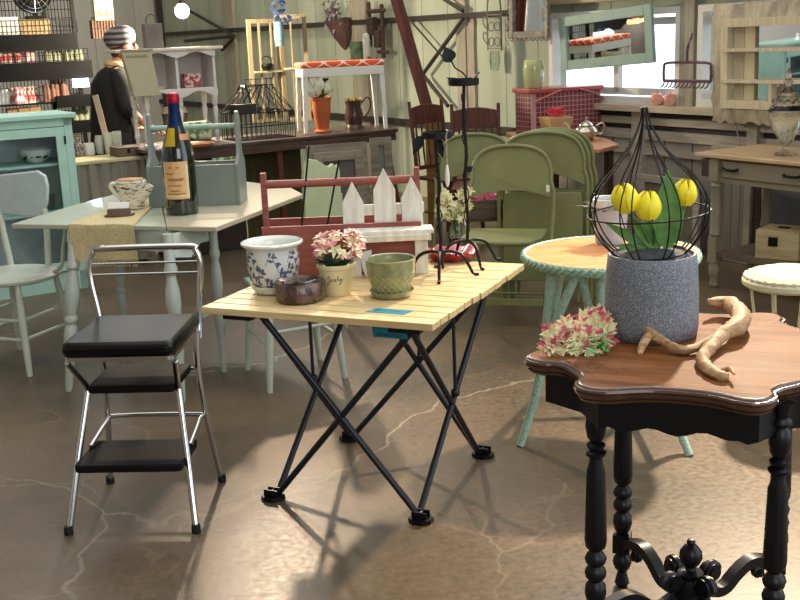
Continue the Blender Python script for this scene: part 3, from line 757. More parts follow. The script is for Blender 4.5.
# white picket shelf
p = AW(385, 274); ps = thing('picket_shelf', 'small white picket-fence plant shelf with three pointed pickets', 'plant shelf', (p.x+.005, p.y, WZ), math.radians(3))
kx = KP(p)
for i, (x, hh, w_) in enumerate(((-.106, .328, .074), (.006, .37, .077), (.102, .336, .074))):
    g = G(); g.plate([(x-w_/2, 0), (x+w_/2, 0), (x+w_/2, hh-.075), (x, hh), (x-w_/2, hh-.075)], .03, .042); part('picket', g, WORN, ps, bev=.001)
g = G(); g.box((0, .05, .225), (.29, .014, .035)); g.box((0, .05, .06), (.29, .014, .03)); part('back_rail', g, WORN, ps)
g = G(); g.box((.012, -.02, .158), (.31, .1, .014)); g.box((.012, -.066, .14), (.29, .012, .024), rx=.3); g.box((-.13, -.02, .14), (.012, .09, .03)); g.box((.152, -.02, .14), (.012, .09, .03)); part('shelf_box', g, WORN, ps, bev=.002)
g = G(); g.box((.125, -.02, .075), (.045, .014, .15)); part('front_leg', g, WORN, ps, bev=.002)
g = G(); g.box((-.11, -.02, .075), (.045, .014, .15)); part('front_leg', g, WORN, ps, bev=.002)
# red tote box
pl_ = AW(265, 283); pr_ = AW(421, 277); tl = (pr_-pl_).length
tt = thing('tool_tote', 'dull red wooden tool tote with a round dowel handle behind the pots', 'tote', ((pl_+pr_)/2)+Vector((0, .155, 0)), math.atan2(pr_.y-pl_.y, pr_.x-pl_.x))
for sx in (-1, 1):
    g = G(); x = sx*tl/2; g.box((x, 0, .182), (.02, .026, .364)); part('end_post', g, REDWOOD, tt, bev=.002)
    g = G(); g.box((x, .0, .065), (.016, .11, .13)); part('end_board', g, REDWOOD, tt, bev=.001)
g = G(); g.rod((-tl/2, 0, .322), (tl/2, 0, .322), .0145, n=16); part('handle_dowel', g, REDWOOD, tt)
for y in (-.06, .06):
    g = G(); g.box((0, y, .09 if y < 0 else .095), (tl+.02, .014, .18 if y < 0 else .19)); part('side_board', g, REDWOOD, tt, bev=.001)
g = G(); g.box((0, 0, .008), (tl, .108, .014)); part('bottom_board', g, REDWOOD, tt)
for (a_, b_, lb) in (((309, 146), (301, 232), 'thin dark metal stake standing in the left half of the red tote'), ((339, 160), (326, 232), 'thin dark metal stake standing in the middle of the red tote')):
    p = AY(*a_, tt.location.y); q = AY(*b_, tt.location.y-.02); q = q+(q-p)*((WZ+.02-q.z)/(q.z-p.z)); g = G(); g.rod((0, 0, 0), p-q, .0035, n=6); one('garden_stake', g, IRON, lb, 'stake', q)
# red scalloped dish
p = AW(452, 259); g = G()
g.lathe([(0, .004), (.05, 0), (.07, .004), (.095, .02), (.1, .034), (.096, .034), (.07, .012), (0, .01)], 64)
for v_ in g.bm.verts:
    a = math.atan2(v_.co.y, v_.co.x); r = v_.co.xy.length
    if r > .06: v_.co.z += .006*math.sin(a*10)*(r/.1); 
one('serving_dish', g, mat('red_glaze', (156, 18, 40), .2, var=.15, coat=.5), 'glossy red fluted dish at the back of the slatted table', 'dish', (p.x, p.y, WZ+.001))
# candle stands
def candle_stand(px, py, toprow, label, tray_r, tray_sy, seed, yaw):
    p = AW(px, py); h = ZA(p, toprow)-WZ
    t = thing('candle_stand', label, 'candle stand', (p.x, p.y, WZ), yaw)
    r_ = random.Random(seed)
    g = G(); pts = [(0.003*math.sin(i*1.3), .003*math.cos(i*1.7), .082+(h-.09)*i/10) for i in range(11)]; g.tube(pts, .0062, 8, smooth=2)
    tw = [(.009*math.cos(i*.55), .009*math.sin(i*.55), .12+(h-.16)*i/40) for i in range(41)]; g.tube(tw, .0022, 5)
    part('stem', g, IRON, t)
    for k in range(4):
        a = k*PI/2; d = Vector((math.cos(a), math.sin(a), 0)); g = G()
        g.tube([Vector((0, 0, .082)), d*.03+Vector((0, 0, .088)), d*.072+Vector((0, 0, .075)), d*.098+Vector((0, 0, .035)), d*.112+Vector((0, 0, .008)), d*.132+Vector((0, 0, .004))], [.006, .006, .0058, .0055, .005, .006], 8, smooth=3); part('leg', g, IRON, t)
    g = G(); g.lathe([(0, h-.012), (tray_r*.9, h-.012), (tray_r, h-.008), (tray_r, h+.012), (tray_r-.003, h+.012), (tray_r-.004, h-.006), (0, h-.006)], 28); part('tray', g, IRON, t)
    return t, p, h
t1, p1c, h1 = candle_stand(441, 276, 135, 'shorter wrought-iron candle stand with a white-handled spatula hanging from it', .052, 1, 1, -.1)
t2, p2c, h2 = candle_stand(468, 264, 82, 'taller wrought-iron candle stand with a leaf curling above its tray', .055, 1, 2, .35)
g = G(); g.tube([(.02, 0, h2), (.0, 0, h2+.03), (-.03, 0, h2+.05), (-.05, 0, h2+.085)], .0028, 6, smooth=4); g.tube([(.03, 0, h2), (.05, 0, h2+.02), (.062, 0, h2+.03)], .0028, 6, smooth=3); part('leaf_stem', g, IRON, t2)
g = G(); g.leaf((-.047, 0, h2+.07), (-.35, 0, 1), .055, .055, .1, (0, -1, 0), 6, .2, .0015); part('iron_leaf', g, IRON, t2)
g = G(); g.leaf((.0, -.004, h2*.52), (.9, -.3, .5), .03, .025, .3, (0, -1, 0), 5, .2, .0015); part('iron_leaf', g, IRON, t2)
g = G(); g.leaf((.0, 0, h2-.005), (-1, 0, .4), .06, .02, .3, (0, -1, 0), 5, .2, .0015); part('iron_leaf', g, IRON, t2)
g = G(); g.leaf((0, 0, h1-.01), (.3, -.2, -1), .07, .03, .1, (0, -1, 0), 6, .2, .0015); part('iron_leaf', g, IRON, t1)
g = G(); g.leaf((-.05, 0, h1), (-.5, -.2, -1), .07, .035, .1, (0, -1, 0), 6, .2, .0015); part('iron_leaf', g, IRON, t1)
pk = AY(446, 132, p1c.y-.06); sp_ = thing('spatula', 'thin white-handled icing spatula hanging from the shorter candle stand', 'spatula', pk, 0)
L1 = KP(pk)*55
g = G(); g.tube([(0, 0, .008), (.006, 0, .004), (0, 0, -.01), (0, 0, -L1*.6)], .0028, 6); part('shank', g, SILVER, sp_)
g = G(); g.tube([(0, 0, -L1*.6), (0, 0, -L1*.75), (0, 0, -L1*.9), (0, 0, -L1)], [.0035, .007, .008, .003], 8, smooth=3); part('handle', g, WHITE, sp_)
# ================================================================ CHROME STEP STOOL
so = Vector((-.862, 3.43, 0)); ss = thing('step_stool', 'chrome kitchen step stool with black padded seat and two black treads', 'step stool', so, math.radians(-3.5))
SI = (Matrix.Translation(so) @ Matrix.Rotation(math.radians(-3.5), 4, 'Z')).inverted()
def rbox(g, x0, x1, y0, y1, z0, z1, r, n=5):
    P = []
    for cx, cy, a0 in ((x1-r, y1-r, 0), (x0+r, y1-r, 1), (x0+r, y0+r, 2), (x1-r, y0+r, 3)):
        for i in range(n+1):
            a = (a0+i/n)*PI/2; P.append((cx+r*math.cos(a), cy+r*math.sin(a)))
    g.prism(P, z0, z1); return g
g = G(); rbox(g, -.182, .178, -.185, .185, .568, .618, .035); part('seat', g, BLACKVINYL, ss, bev=.018, smooth=60)
g = G(); rbox(g, -.17, .17, -.17, .175, .556, .569, .02); part('seat_pan', g, CHROME, ss)
for sx in (-1, 1):
    # front leg: foot -> knee joint -> seat front
    g = G(); g.tube([(sx*.205, -.212, .0), (sx*.175, -.13, .24), (sx*.148, -.06, .43)], .0105, 12); part('front_leg', g, CHROME, ss)
    g = G(); g.tube([(sx*.148, -.06, .43), (sx*.15, -.075, .455), (sx*.17, -.155, .55)], .0095, 12); part('seat_strut', g, CHROME, ss)
    g = G(); g.tube([(sx*.20, .20, .0), (sx*.172, .165, .26), (sx*.162, .15, .43), (sx*.165, .16, .56)], .0105, 12, smooth=3); part('rear_leg', g, CHROME, ss)
    for n_, (x, y) in (('f', (.205, -.212)), ('r', (.2, .2))):
        g = G(); g.lathe([(0, 0), (.014, 0), (.015, .01), (.013, .028), (0, .028)], 16, (sx*x, y, 0)); part('foot_cap', g, RUBBER, ss)
g = G(); g.tube([(-.168, .175, .53), (-.17, .19, .60), (-.192, .205, .72), (-.196, .212, .785), (-.182, .215, .825), (-.15, .217, .838), (.14, .217, .838), (.17, .215, .825), (.184, .212, .785), (.18, .205, .72), (.17, .19, .60), (.168, .175, .53)], .011, 12, smooth=4); part('back_frame', g, CHROME, ss)
for z in (.787, .75):
    g = G(); g.rod((-.193, .211, z), (.193, .211, z), .0035, n=8); part('back_rod', g, CHROME, ss)
g = G(); rbox(g, -.142, .142, -.09, .15, .425, .45, .02); part('upper_tread', g, TREAD, ss, bev=.005)
g = G(); rbox(g, -.172, .172, -.20, .03, .20, .225, .02); part('lower_tread', g, TREAD, ss, bev=.005)
for i in range(12):
    pass
g = G(); g.tube([(-.165, -.05, .232), (-.16, .12, .26), (-.14, .165, .262), (.14, .165, .262), (.16, .12, .26), (.165, -.05, .232)], .008, 10, smooth=3); part('tread_loop', g, CHROME, ss)
for q_ in ((.15, .43), (-.065, .44)):
    g = G(); g.rod((-.148, *q_), (.148, *q_), .006); part('cross_rod', g, CHROME, ss)
price_tag((-.70, 3.60, .55), .1, 'small white paper tag hanging from the right side of the chrome stool', .05, .02, .07)
# ================================================================ DROP-LEAF TABLE
TD = .74
dt_ = thing('drop_leaf_table', 'long pale grey-green drop-leaf table on turned legs at the left', 'table', (-.95, 5.1, 0))
do = Vector((-.95, 5.1, 0))
def AD(px, py, h=0): return A(px, py, TD+h)
def poly_at(L_, o, z):
    return [((A(x, y, z)-o).x, (A(x, y, z)-o).y) for x, y in L_]
GREYTOP = mat('grey_green_tabletop', (176, 182, 160), .35, var=.06, vs=6, coat=.25)
fl = poly_at([(11, 224), (166, 226), (158, 190), (152, 184), (70, 206)], do, TD)
fr_ = poly_at([(166.6, 226), (216, 227), (303, 194), (290, 187), (235, 180), (158.6, 184)], do, TD)
mid = None
g = G(); g.prism(fl, TD-.022, TD); part('left_top', g, GREYTOP, dt_, bev=.004)
g = G(); g.prism(fr_, TD-.022, TD); part('right_top', g, mat('sunlit_tan_tabletop', (184, 180, 156), .35, rgb2=(190, 176, 148), vs=5, coat=.25), dt_, bev=.004, label='right-hand leaf with a tan tone painted in for sunlight')  # tan colour paints the sunlight lying on this leaf
TURN = [(0, 0), (.014, 0), (.018, .02), (.021, .14), (.026, .2), (.03, .235), (.031, .26), (.026, .29), (.022, .30), (.03, .312), (.03, .33), (.022, .34), (.028, .37), (.034, .42), (.032, .47), (.022, .52), (.02, .54), (.03, .552), (.03, .57), (.024, .585), (.024, .715), (0, .715)]
def turned(x, y, tx=0, ty=0, s=1):
    g = G(); g.M = Matrix(((1, 0, tx, x), (0, 1, ty, y), (0, 0, 1, 0), (0, 0, 0, 1))) @ Matrix.Diagonal((s, s, 1, 1)); g.lathe(TURN, 20); return g
def floc(px, py): p = A(px, py, 0)-do; return p.x, p.y
for px, py, tx, ty in ((69, 391, .10, .14), (182, 402, -.03, .16)):
    x, y = floc(px, py); part('leg', turned(x, y, tx, ty), GREYWHITE, dt_)
x1, y1 = floc(69, 391); x2, y2 = floc(182, 402)
p3_ = A(192, 300, .3)-do
for x, y in ((x2+.12, y2+.42), (x1+.12, y1+.62), (x2+.66, y2+1.15)): part('leg', turned(x, y, 0, 0, .8), GREYWHITE, dt_)
g = G(); g.bar((x1+.08, y1+.17, .672), (x2-.03, y2+.17, .672), .02, .09); g.bar((x2-.03, y2+.17, .672), (x2+.12, y2+.47, .672), .02, .09); g.bar((x1+.08, y1+.17, .672), (x1+.12, y1+.62, .672), .02, .09); part('apron', g, GREYWHITE, dt_)
a = A(214, 229, TD-.03)-do
g = G(); g.prism([(x2+.0, y2+.12), (x2+.07, y2+.115), (x2+.08, y2+.145), (x2+.02, y2+.15)], .61, .716, [(x2+.0, y2+.12), (a.x-.02, a.y+.07), (a.x-.04, a.y+.11), (x2+.02, y2+.15)]); part('leaf_support', g, GREYWHITE, dt_)
g = G(); g.bar((x2-.02, y2+.08, .31), (x2+.12, y2+.42, .31), .02, .02); part('stretcher', g, GREYWHITE, dt_)
price_tag(A(67, 294, .42), 0, 'small white tag tied to the left turned leg of the grey-green table', .05, .022, .03)
# burlap runner
BURLAP = mat('burlap', (214, 198, 154), .9, rgb2=(194, 174, 128), vs=90, bump=.6, bs=220)
r0 = [A(71, 224.5, TD), A(135, 224.8, TD)]; rb = [A(150, 190, TD), A(170, 190, TD)]
ro = r0[0]; run = thing('table_runner', 'tan burlap runner with a frayed hem hanging over the front edge of the grey-green table', 'table runner', ro)
g = G(); rows = []; fwd = Vector((0, -1, 0))
for i in range(26):
    row = []
    for j in range(17):
        u = j/16
        e = r0[0].lerp(r0[1], u); k = rb[0].lerp(rb[1], u)
        if i < 12: p = k.lerp(e, i/11); p.z = TD+.0045+.002*math.sin(u*9+i*.7)
        else:
            t = (i-11)/14; p = e.copy(); p.z = TD+.003-.155*t; p += fwd*(.016+.006*math.sin(u*11+1)*t)+Vector((.01*t*(u-.5), 0, 0))
        row.append(p-ro)
    rows.append(row)
for i_ in range(11, 26):
    for q_ in rows[i_]: q_ += fwd*(.022 if i_ == 11 else .01)
F_ = [[g.v(p) for p in r] for r in rows]; B_ = [[g.v(p-(Vector((0, 0, .002)) if i < 12 else Vector((0, -.002, 0)))) for p in r] for i, r in enumerate(rows)]
for i in range(25):
    for j in range(16):
        g.face([F_[i][j], F_[i][j+1], F_[i+1][j+1], F_[i+1][j]]); g.face([B_[i][j+1], B_[i][j], B_[i+1][j], B_[i+1][j+1]])
part('cloth', g, BURLAP, run, smooth=70)
g = G()
for j in range(66):
    p = rows[-1][0].lerp(rows[-1][-1], j/65); g.tube([p, p+Vector((random.uniform(-.004, .004), -.002, -.012)), p+Vector((random.uniform(-.007, .007), -.002, -.03))], .0011, 4)
part('fringe', g, BURLAP, run)
# birch teapot
def onD(name, label, cat, px, py, back=0, yaw=0, rot=None):
    p = AD(px, py); p.y += back; p.z = TD; return thing(name, label, cat, p, yaw, rot=rot), p
BIRCH = mat('birch_bark_ceramic', (230, 224, 206), .35, rgb2=(70, 60, 50), vs=75, stretch=(.35, .35, 1.6))
BIRCH.node_tree.nodes['Color Ramp'].color_ramp.elements[0].position = .40; BIRCH.node_tree.nodes['Color Ramp'].color_ramp.elements[1].position = .44
tb, p = onD('teapot', 'white birch-bark patterned teapot with a log-shaped spout on the burlap runner', 'teapot', 131, 211, .05)
tb.location.z += .006
g = G(); g.lathe([(0, 0), (.05, 0), (.056, .01), (.06, .03), (.058, .05), (.066, .09), (.074, .115), (.074, .128), (.07, .134), (.0, .134)], 36, sx=1, sy=.8); part('body', g, BIRCH, tb)
g = G(); g.lathe([(0, .132), (.066, .132), (.06, .141), (0, .146)], 32, sx=1, sy=.8); part('lid', g, mat('tan_wood_lid', (196, 150, 92), .5), tb)
g = G(); g.tube([(.04, -.02, .04), (.075, -.03, .075), (.098, -.03, .112)], [.022, .019, .018], 14, smooth=3); part('spout', g, BIRCH, tb)
g = G(); g.tube([(-.06, 0, .05), (-.088, 0, .085), (-.098, 0, .11), (-.085, 0, .122), (-.06, 0, .11)], [.008, .009, .010, .009, .008], 10, smooth=3); part('handle', g, BIRCH, tb)
g = G(); g.tube([Vector((x*1.2, -.0535, z)) for x, z in ((-.02,.075),(-.012,.088),(-.012,.072),(-.002,.080),(.004,.074),(.010,.082),(.018,.070),(.024,.088))], .0011, 5, smooth=4); part('script_mark', g, INK, tb)
cb, p = onD('card_holder', 'small brown wooden card holder with a cream card in front of the birch teapot', 'card holder', 120, 217, .0)
cb.location.z += .006
g = G(); g.box((0, 0, .004), (.13, .05, .008)); g.box((0, -.01, .02), (.1, .03, .028)); part('block', g, mat('taupe_block', (104, 84, 74), .6), cb, bev=.002)
g = G(); g.box((-.005, .01, .045), (.095, .004, .035), rx=-.5); part('card', g, PAPER, cb)
# sparkling wine bottle
BPRINT = mat('brown_print', (168, 116, 74), .6)
BG = mat('dark_green_bottle_glass', (10, 22, 14), .06, var=0, coat=1)
bt_, p = onD('wine_bottle', 'dark green sparkling wine bottle with orange-gold label and blue foil neck', 'bottle', 181, 215, .045)
h = ZA(p, 94)-TD; k = h/.32
g = G(); g.lathe([(r*k*1.0, z*k) for r, z in [(0, 0), (.038, 0), (.043, .004), (.0445, .015), (.0445, .15), (.043, .165), (.036, .195), (.027, .22), (.02, .24), (0, .245)]], 40); part('bottle_body', g, BG, bt_)
g = G(); g.lathe([(r*k, z*k) for r, z in [(.0232, .228), (.0185, .25), (.0155, .275), (.015, .295), (.0165, .296), (.0165, .303), (.016, .316), (.013, .321), (0, .322)]], 30); part('foil_neck', g, mat('blue_foil', (30, 48, 96), .25, .8, var=.2, vs=60, bump=.5, bs=150), bt_)
g = G(); g.lathe([(r*k, z*k) for r, z in [(.0168, .297), (.0172, .304), (.0166, .318), (.0125, .3225), (0, .3235)]], 24); part('foil_cap', g, mat('red_foil', (170, 30, 52), .3, .6), bt_)
def band(g, r, z0, z1, a0, a1, e=.0008, n=14, r1=None):
    r1 = r if r1 is None else r1; V = []
    for i in range(n+1):
        a = a0+(a1-a0)*i/n; V.append([g.v((rr*math.cos(a), rr*math.sin(a), z)) for rr, z in ((r+e, z0), (r1+e, z1), (r1+.0001, z1), (r+.0001, z0))])
    for a, b in zip(V, V[1:]):
        for k_ in range(4): g.face([a[k_], b[k_], b[(k_+1) % 4], a[(k_+1) % 4]])
    g.face(V[0]); g.face(V[-1][::-1]); return g
g = G(); band(g, .0447*k, .045*k, .145*k, -2.45, -.85); part('front_label', g, mat('orange_gold_label', (222, 184, 132), .5, rgb2=(208, 164, 108), vs=50), bt_, label='orange-gold paper label')
g = G(); band(g, .0450*k, .05*k, .14*k, -1.0, -.85); band(g, .0450*k, .05*k, .14*k, -2.45, -2.35); band(g, .0450*k, .05*k, .055*k, -2.4, -.9); part('label_border', g, mat('cream_label_border', (232, 214, 170), .5), bt_)
for z, a0, a1 in ((.128, -1.95, -1.7), (.128, -1.45, -1.25), (.112, -2.1, -1.6), (.098, -2.0, -1.0), (.094, -1.95, -1.1), (.08, -2.0, -1.2), (.066, -1.9, -1.3), (.058, -2.1, -1.0)): 
    g = G(); band(g, .0456*k, z*k, (z+.003)*k, a0-.12, a1-.12); part('label_print', g, BPRINT, bt_)
g = G(); band(g, .040*k, .185*k, .232*k, -2.3, -1.5, r1=.0235*k); part('neck_shield', g, mat('gold_foil', (222, 186, 48), .3, .5), bt_)
g = G(); band(g, .0365*k, .2*k, .216*k, -1.15, -.2, r1=.031*k); part('neck_band', g, mat('salmon_foil', (214, 150, 110), .4, .2), bt_)
# grey-blue tote box
GB = mat('grey_blue_paint', (128, 138, 132), .4, var=.06, vs=6, coat=.15)
lp, rp_ = AD(152, 208), AD(240, 205); yaw = math.atan2(rp_.y-lp.y, rp_.x-lp.x); tw_ = (rp_-lp).length; c = (lp+rp_)/2
gb = thing('tool_box', 'grey-blue wooden carrying box with tall shaped ends behind the wine bottle', 'tote', (c.x, c.y+.10, TD), yaw)
hb = ZA(rp_, 164)-TD; ht = ZA(rp_, 112)-TD
g = G(); g.box((0, -.09, hb/2), (tw_, .012, hb)); part('side_board', g, GB, gb, bev=.002)
g = G(); g.box((0, .09, hb/2), (tw_, .012, hb)); part('side_board', g, GB, gb, bev=.002)
g = G(); g.box((0, 0, .008), (tw_, .17, .012)); part('bottom_board', g, GB, gb)
for sx in (-1, 1):
    x = sx*(tw_/2); g = G()
    pts = [(-.1, 0), (.1, 0), (.1, hb), (.07, hb+.02), (.04, hb+.05), (.025, ht-.03), (.02, ht-.005), (0, ht), (-.02, ht-.005), (-.025, ht-.03), (-.04, hb+.05), (-.07, hb+.02), (-.1, hb)]
    o_m = g.M; g.M = Matrix.Rotation(PI/2, 4, 'Z'); g.plate(pts, -x-.008, -x+.008); g.M = o_m; part('end_board', g, GB, gb, bev=.002)
g = G(); g.rod((-tw_/2, 0, ht-.07), (tw_/2, 0, ht-.07), .013, n=14); part('handle_dowel', g, mat('mint_dowel', (160, 190, 176), .5), gb)
# ================================================================ PALE WOODEN CHAIRS
CHW = mat('pale_green_white_paint', (196, 204, 188), .4, var=.06, vs=8, coat=.15)
def simple_leg(g, p, q): g.tube([p, Vector(p).lerp(Vector(q), .35), Vector(p).lerp(Vector(q), .7), q], [.013, .019, .017, .013], 12, smooth=3)
# left chair with broad crest back
c0 = A(20, 378, 0); lc = thing('wooden_chair', 'pale blue-white wooden chair with a broad shaped crest at the far left edge', 'chair', (-1.87, 5.22, 0), math.radians(-22))
g = G(); g.M = Matrix.Diagonal((1.08, 1, 1, 1)); g.lathe([(0, .425), (.19, .425), (.215, .435), (.218, .448), (.205, .456), (0, .452)], 40); part('seat', g, CHW, lc)
for (x, y) in ((-.15, -.15), (.16, -.15), (.15, .16), (-.15, .16)):
    g = G(); simple_leg(g, (x*.9, y*.9, .43), (x*1.2, y*1.2, 0)); part('leg', g, CHW, lc)
for z in (.17, .26):
    for a, b in (((-1, -1), (1, -1)), ((1, -1), (1, 1)), ((-1, -1), (-1, 1))):
        g = G(); k = .15*(1.2-.3*z/.43); g.rod((a[0]*k, a[1]*k, z), (b[0]*k, b[1]*k, z), .009, n=8); part('stretcher', g, CHW, lc)
g = G(); g.plate([(x_-.10, z_-.01) for x_, z_ in [(-.20, .72), (.13, .70), (.16, .715), (.19, .78), (.205, .86), (.195, .91), (.15, .935), (.06, .925), (-.20, .90)]], .2, .22); part('backrest', g, mat('pale_blue_white_paint', (190, 202, 204), .3, var=.05, coat=.3), lc, bev=.008)
g = G(); g.tube([(.08, .17, .45), (.07, .2, .62), (.06, .21, .74)], .016, 10, smooth=3); part('back_post', g, CHW, lc)
g = G(); g.tube([(-.15, .17, .45), (-.2, .2, .62), (-.22, .21, .74)], .016, 10, smooth=3); part('back_post', g, CHW, lc)
g = G(); g.tube([(.17, .21, .72), (.19, .2, .66), (.19, .16, .55), (.22, .1, .48), (.21, .05, .455)], .01, 8, smooth=4); part('hoop_brace', g, CHW, lc)
# sage chair with scalloped back, seen beyond the slatted table
f4 = [A(270, 393, 0), A(248, 370, 0), A(320, 360, 0), A(345, 378, 0)]; cc = sum(f4, Vector())/4
sc_ = thing('wooden_chair', 'sage green wooden chair with scalloped solid back and pale grey legs beyond the slatted table', 'chair', cc)
fl_ = [p-cc for p in f4]
for p in fl_:
    g = G(); simple_leg(g, (p.x*.8, p.y*.8, .42), (p.x, p.y, 0)); part('leg', g, CHW, sc_)
for i, z in ((0, .2), (1, .26), (2, .2), (3, .26), (0, .32), (3, .34)):
    a, b = fl_[i], fl_[(i+1) % 4]; k = 1-.2*z/.42; g = G(); g.rod((a.x*k, a.y*k, z), (b.x*k, b.y*k, z), .0085, n=8); part('stretcher', g, CHW, sc_)
g = G(); g.prism([(p.x*.98, p.y*.98) for p in fl_], .42, .445); part('seat', g, CHW, sc_, bev=.008)
b0 = fl_[3]*.8; b1 = fl_[2]*.8
q0 = AY(303, 170, cc.y-.02)-cc; q1 = AY(340, 170, cc.y+.10)-cc
zb_, zt = .60, q0.z
yw = math.atan2(q1.y-q0.y, q1.x-q0.x); W_ = (q1-q0).xy.length
g = G(); g.M = Matrix.Translation((q0.x, q0.y, 0)) @ Matrix.Rotation(yw, 4, 'Z')
g.plate([(0, .45), (W_, .45), (W_, zt-.02), (W_*.96, zt+.005), (W_*.9, zt-.006), (W_*.82, zt+.012), (W_*.72, zt), (W_*.6, zt+.008), (W_*.4, zt+.035), (W_*.2, zt+.045), (W_*.05, zt+.02), (0, zt-.03)], 0, .02); part('backrest', g, SAGE, sc_, bev=.003)
# ================================================================ GREEN METAL FOLDING CHAIRS
def gchair(label, loc, yaw, folded=False, group=None, rot=None, seat=True):
    t = thing('folding_chair', label, 'folding chair', loc, yaw, group, rot)
    t.scale = (1.05, 1.0, 1.045) if not folded else (1.1, 1, 1.11); W = .21; H_ = .86
    def frame_pts(off=0, tilt=0):
        return [(-W-.012, .52), (-W-.012, .62), (-W+.004, .68), (-W+.006, .74), (-W*.82, .81), (-W*.5, .848), (0, .86), (W*.5, .848), (W*.82, .81), (W-.006, .74), (W-.004, .68), (W+.012, .62), (W+.012, .52)]
    fr = [(p_.x, p_.z) for p_ in catmull([Vector((x, 0, z)) for x, z in frame_pts()], 0, 4)[0]]
    lean = (lambda z: .19+(z-.45)*.24) if not folded else (lambda z: 0)
    foot = -.19 if not folded else 0
    g = G(); P = [(-W-.012, foot, .01)] + [(x, lean(z), z) for x, z in fr] + [(W+.012, foot, .01)]
    if folded: P = [(-W-.012, 0, .01)] + [(x, 0, z) for x, z in fr] + [(W+.012, 0, .01)]
    g.tube(P, .0105, 8); part('front_frame', g, OLIVE, t)
    # back panel
    top = [(x*.955, z-.006) for x, z in fr if z > .63]; top = [(-W+.0, .60)] + top + [(W-.0, .60)]
    arch = [(W*(1-2*i/12), .60+.035*math.sin(PI*i/12)) for i in range(1, 12)]
    if folded: arch = [(W*(1-2*i/12), .60+.06*math.sin(PI*i/12)) for i in range(1, 12)]
    g = G(); rows = [[], []]
    for k_, e in ((0, -.004), (1, .004)):
        for x, z in top+arch: rows[k_].append(g.v((x, lean(z)+e+.012*(1-(x/W)**2), z)))
    g.face(rows[0]); g.face(rows[1][::-1])
    n_ = len(rows[0])
    for i in range(n_): g.face([rows[0][i], rows[0][(i+1) % n_], rows[1][(i+1) % n_], rows[1][i]])
    part('backrest', g, OLIVE, t, bev=.002)
    if folded:
        g = G(); g.plate([(-W*.93, .12), (W*.93, .12), (W*.95, .2), (W*.95, .5), (W*.9, .565), (-W*.9, .565), (-W*.95, .5), (-W*.95, .2)], -.022, -.008); part('seat', g, OLIVE, t, bev=.004)
        g = G(); g.tube([(-W*.85, .02, .01), (-W*.85, .02, .55)], .009, 8); part('rear_leg', g, OLIVE, t)
        g = G(); g.tube([(W*.85, .02, .01), (W*.85, .02, .55)], .009, 8); part('rear_leg', g, OLIVE, t)
        g = G(); g.rod((-W*.85, .02, .15), (W*.85, .02, .15), .006); part('stretcher', g, OLIVE, t)
    else:
        P = [(-.2, .17), (-.2, -.08), (-.17, -.18), (-.1, -.215), (.1, -.215), (.17, -.18), (.2, -.08), (.2, .17)]
        g = G(); g.prism([(x, y) for x, y in P], .425, .45); part('seat', g, OLIVE, t, bev=.01)
        for sx in (-1, 1):
            g = G(); g.tube([(sx*.19, -.05, .42), (sx*.195, .12, .25), (sx*.2, .28, .01)], .009, 8); part('rear_leg', g, OLIVE, t)
        g = G(); g.rod((-.2, .24, .09), (.2, .24, .09), .006); part('rear_rung', g, OLIVE, t)
        g = G(); g.box((0, -.12, .13), (.42, .02, .03)); part('front_rung', g, OLIVE, t)
    return t
seatc = A(497, 240, .45); gy = math.radians(-16)
g1 = gchair('olive green metal folding chair, unfolded, nearest the slatted table, with a small white tag', (seatc.x+.04, seatc.y+.06, 0), gy)
price_tag(seatc+Vector((.29, .18, .72-.45)), gy, 'oval white tag on the right edge of the nearest green chair back', .04, .02, .02)
g2 = gchair('olive green metal folding chair, unfolded behind another, with the flower crate on its seat', (.45, 6.42, 0), math.radians(-8))
fc = A(543, 304, 0)
for i, (dx, dy, lab) in enumerate(((0, 0, 'front one of the three folded olive green chairs standing together'), (.035, .075, 'middle one of the three folded olive green chairs standing together'), (.075, .155, 'rear one of the three folded olive green chairs standing together'))):
    gchair(lab, (fc.x+dx, fc.y+dy, 0), math.radians(-14), True, 'folded green chairs', rot=(math.radians(-3), 0, math.radians(-14)))
# crate of flowers on rear chair
cs = A(492, 224, .452); cr = thing('wooden_crate', 'dark wooden crate on the rear green chair seat', 'crate', (AY(488, 215, 6.2).x, 6.2, .472), math.radians(4))
CRW = wood('grey_brown_crate', (110, 92, 74), (78, 62, 50), 0, .7)
g = G(); g.box((0, -.08, .06), (.30, .01, .1)); g.box((0, .08, .06), (.30, .01, .1)); g.box((-.145, 0, .06), (.01, .15, .1)); g.box((.145, 0, .06), (.01, .15, .1)); g.box((0, 0, .006), (.29, .15, .01)); part('box', g, CRW, cr, bev=.001)
fx = thing('flower_bundle', 'pink and burgundy artificial flowers lying in the dark wooden crate', 'flowers', (AY(488, 215, 6.2).x, 6.2, .55), 0)
rnd = random.Random(8); pts = [((rnd.uniform(-.09, .1), rnd.uniform(-.04, .04), rnd.uniform(.0, .06)), (rnd.uniform(-1, 1), -1, 1)) for _ in range(24)]
RB = [blossom_mesh(mat('dusky_pink_petal', (210, 96, 118), .5, var=.2), .022, 'blossom', 7, 31), blossom_mesh(CREAMP, .018, 'blossom', 6, 32)]
scatter(RB[:1]*3+RB[1:], 'blossom', fx, pts, rnd)
g = G(); g.tube([(.1, 0, .03), (.14, -.01, .08), (.17, 0, .1), (.165, 0, .06)], .006, 6, smooth=4); g.tube([(-.08, 0, .0), (0, 0, .02), (.1, 0, .03)], .003, 5); part('stems', g, CREAMP, fx)
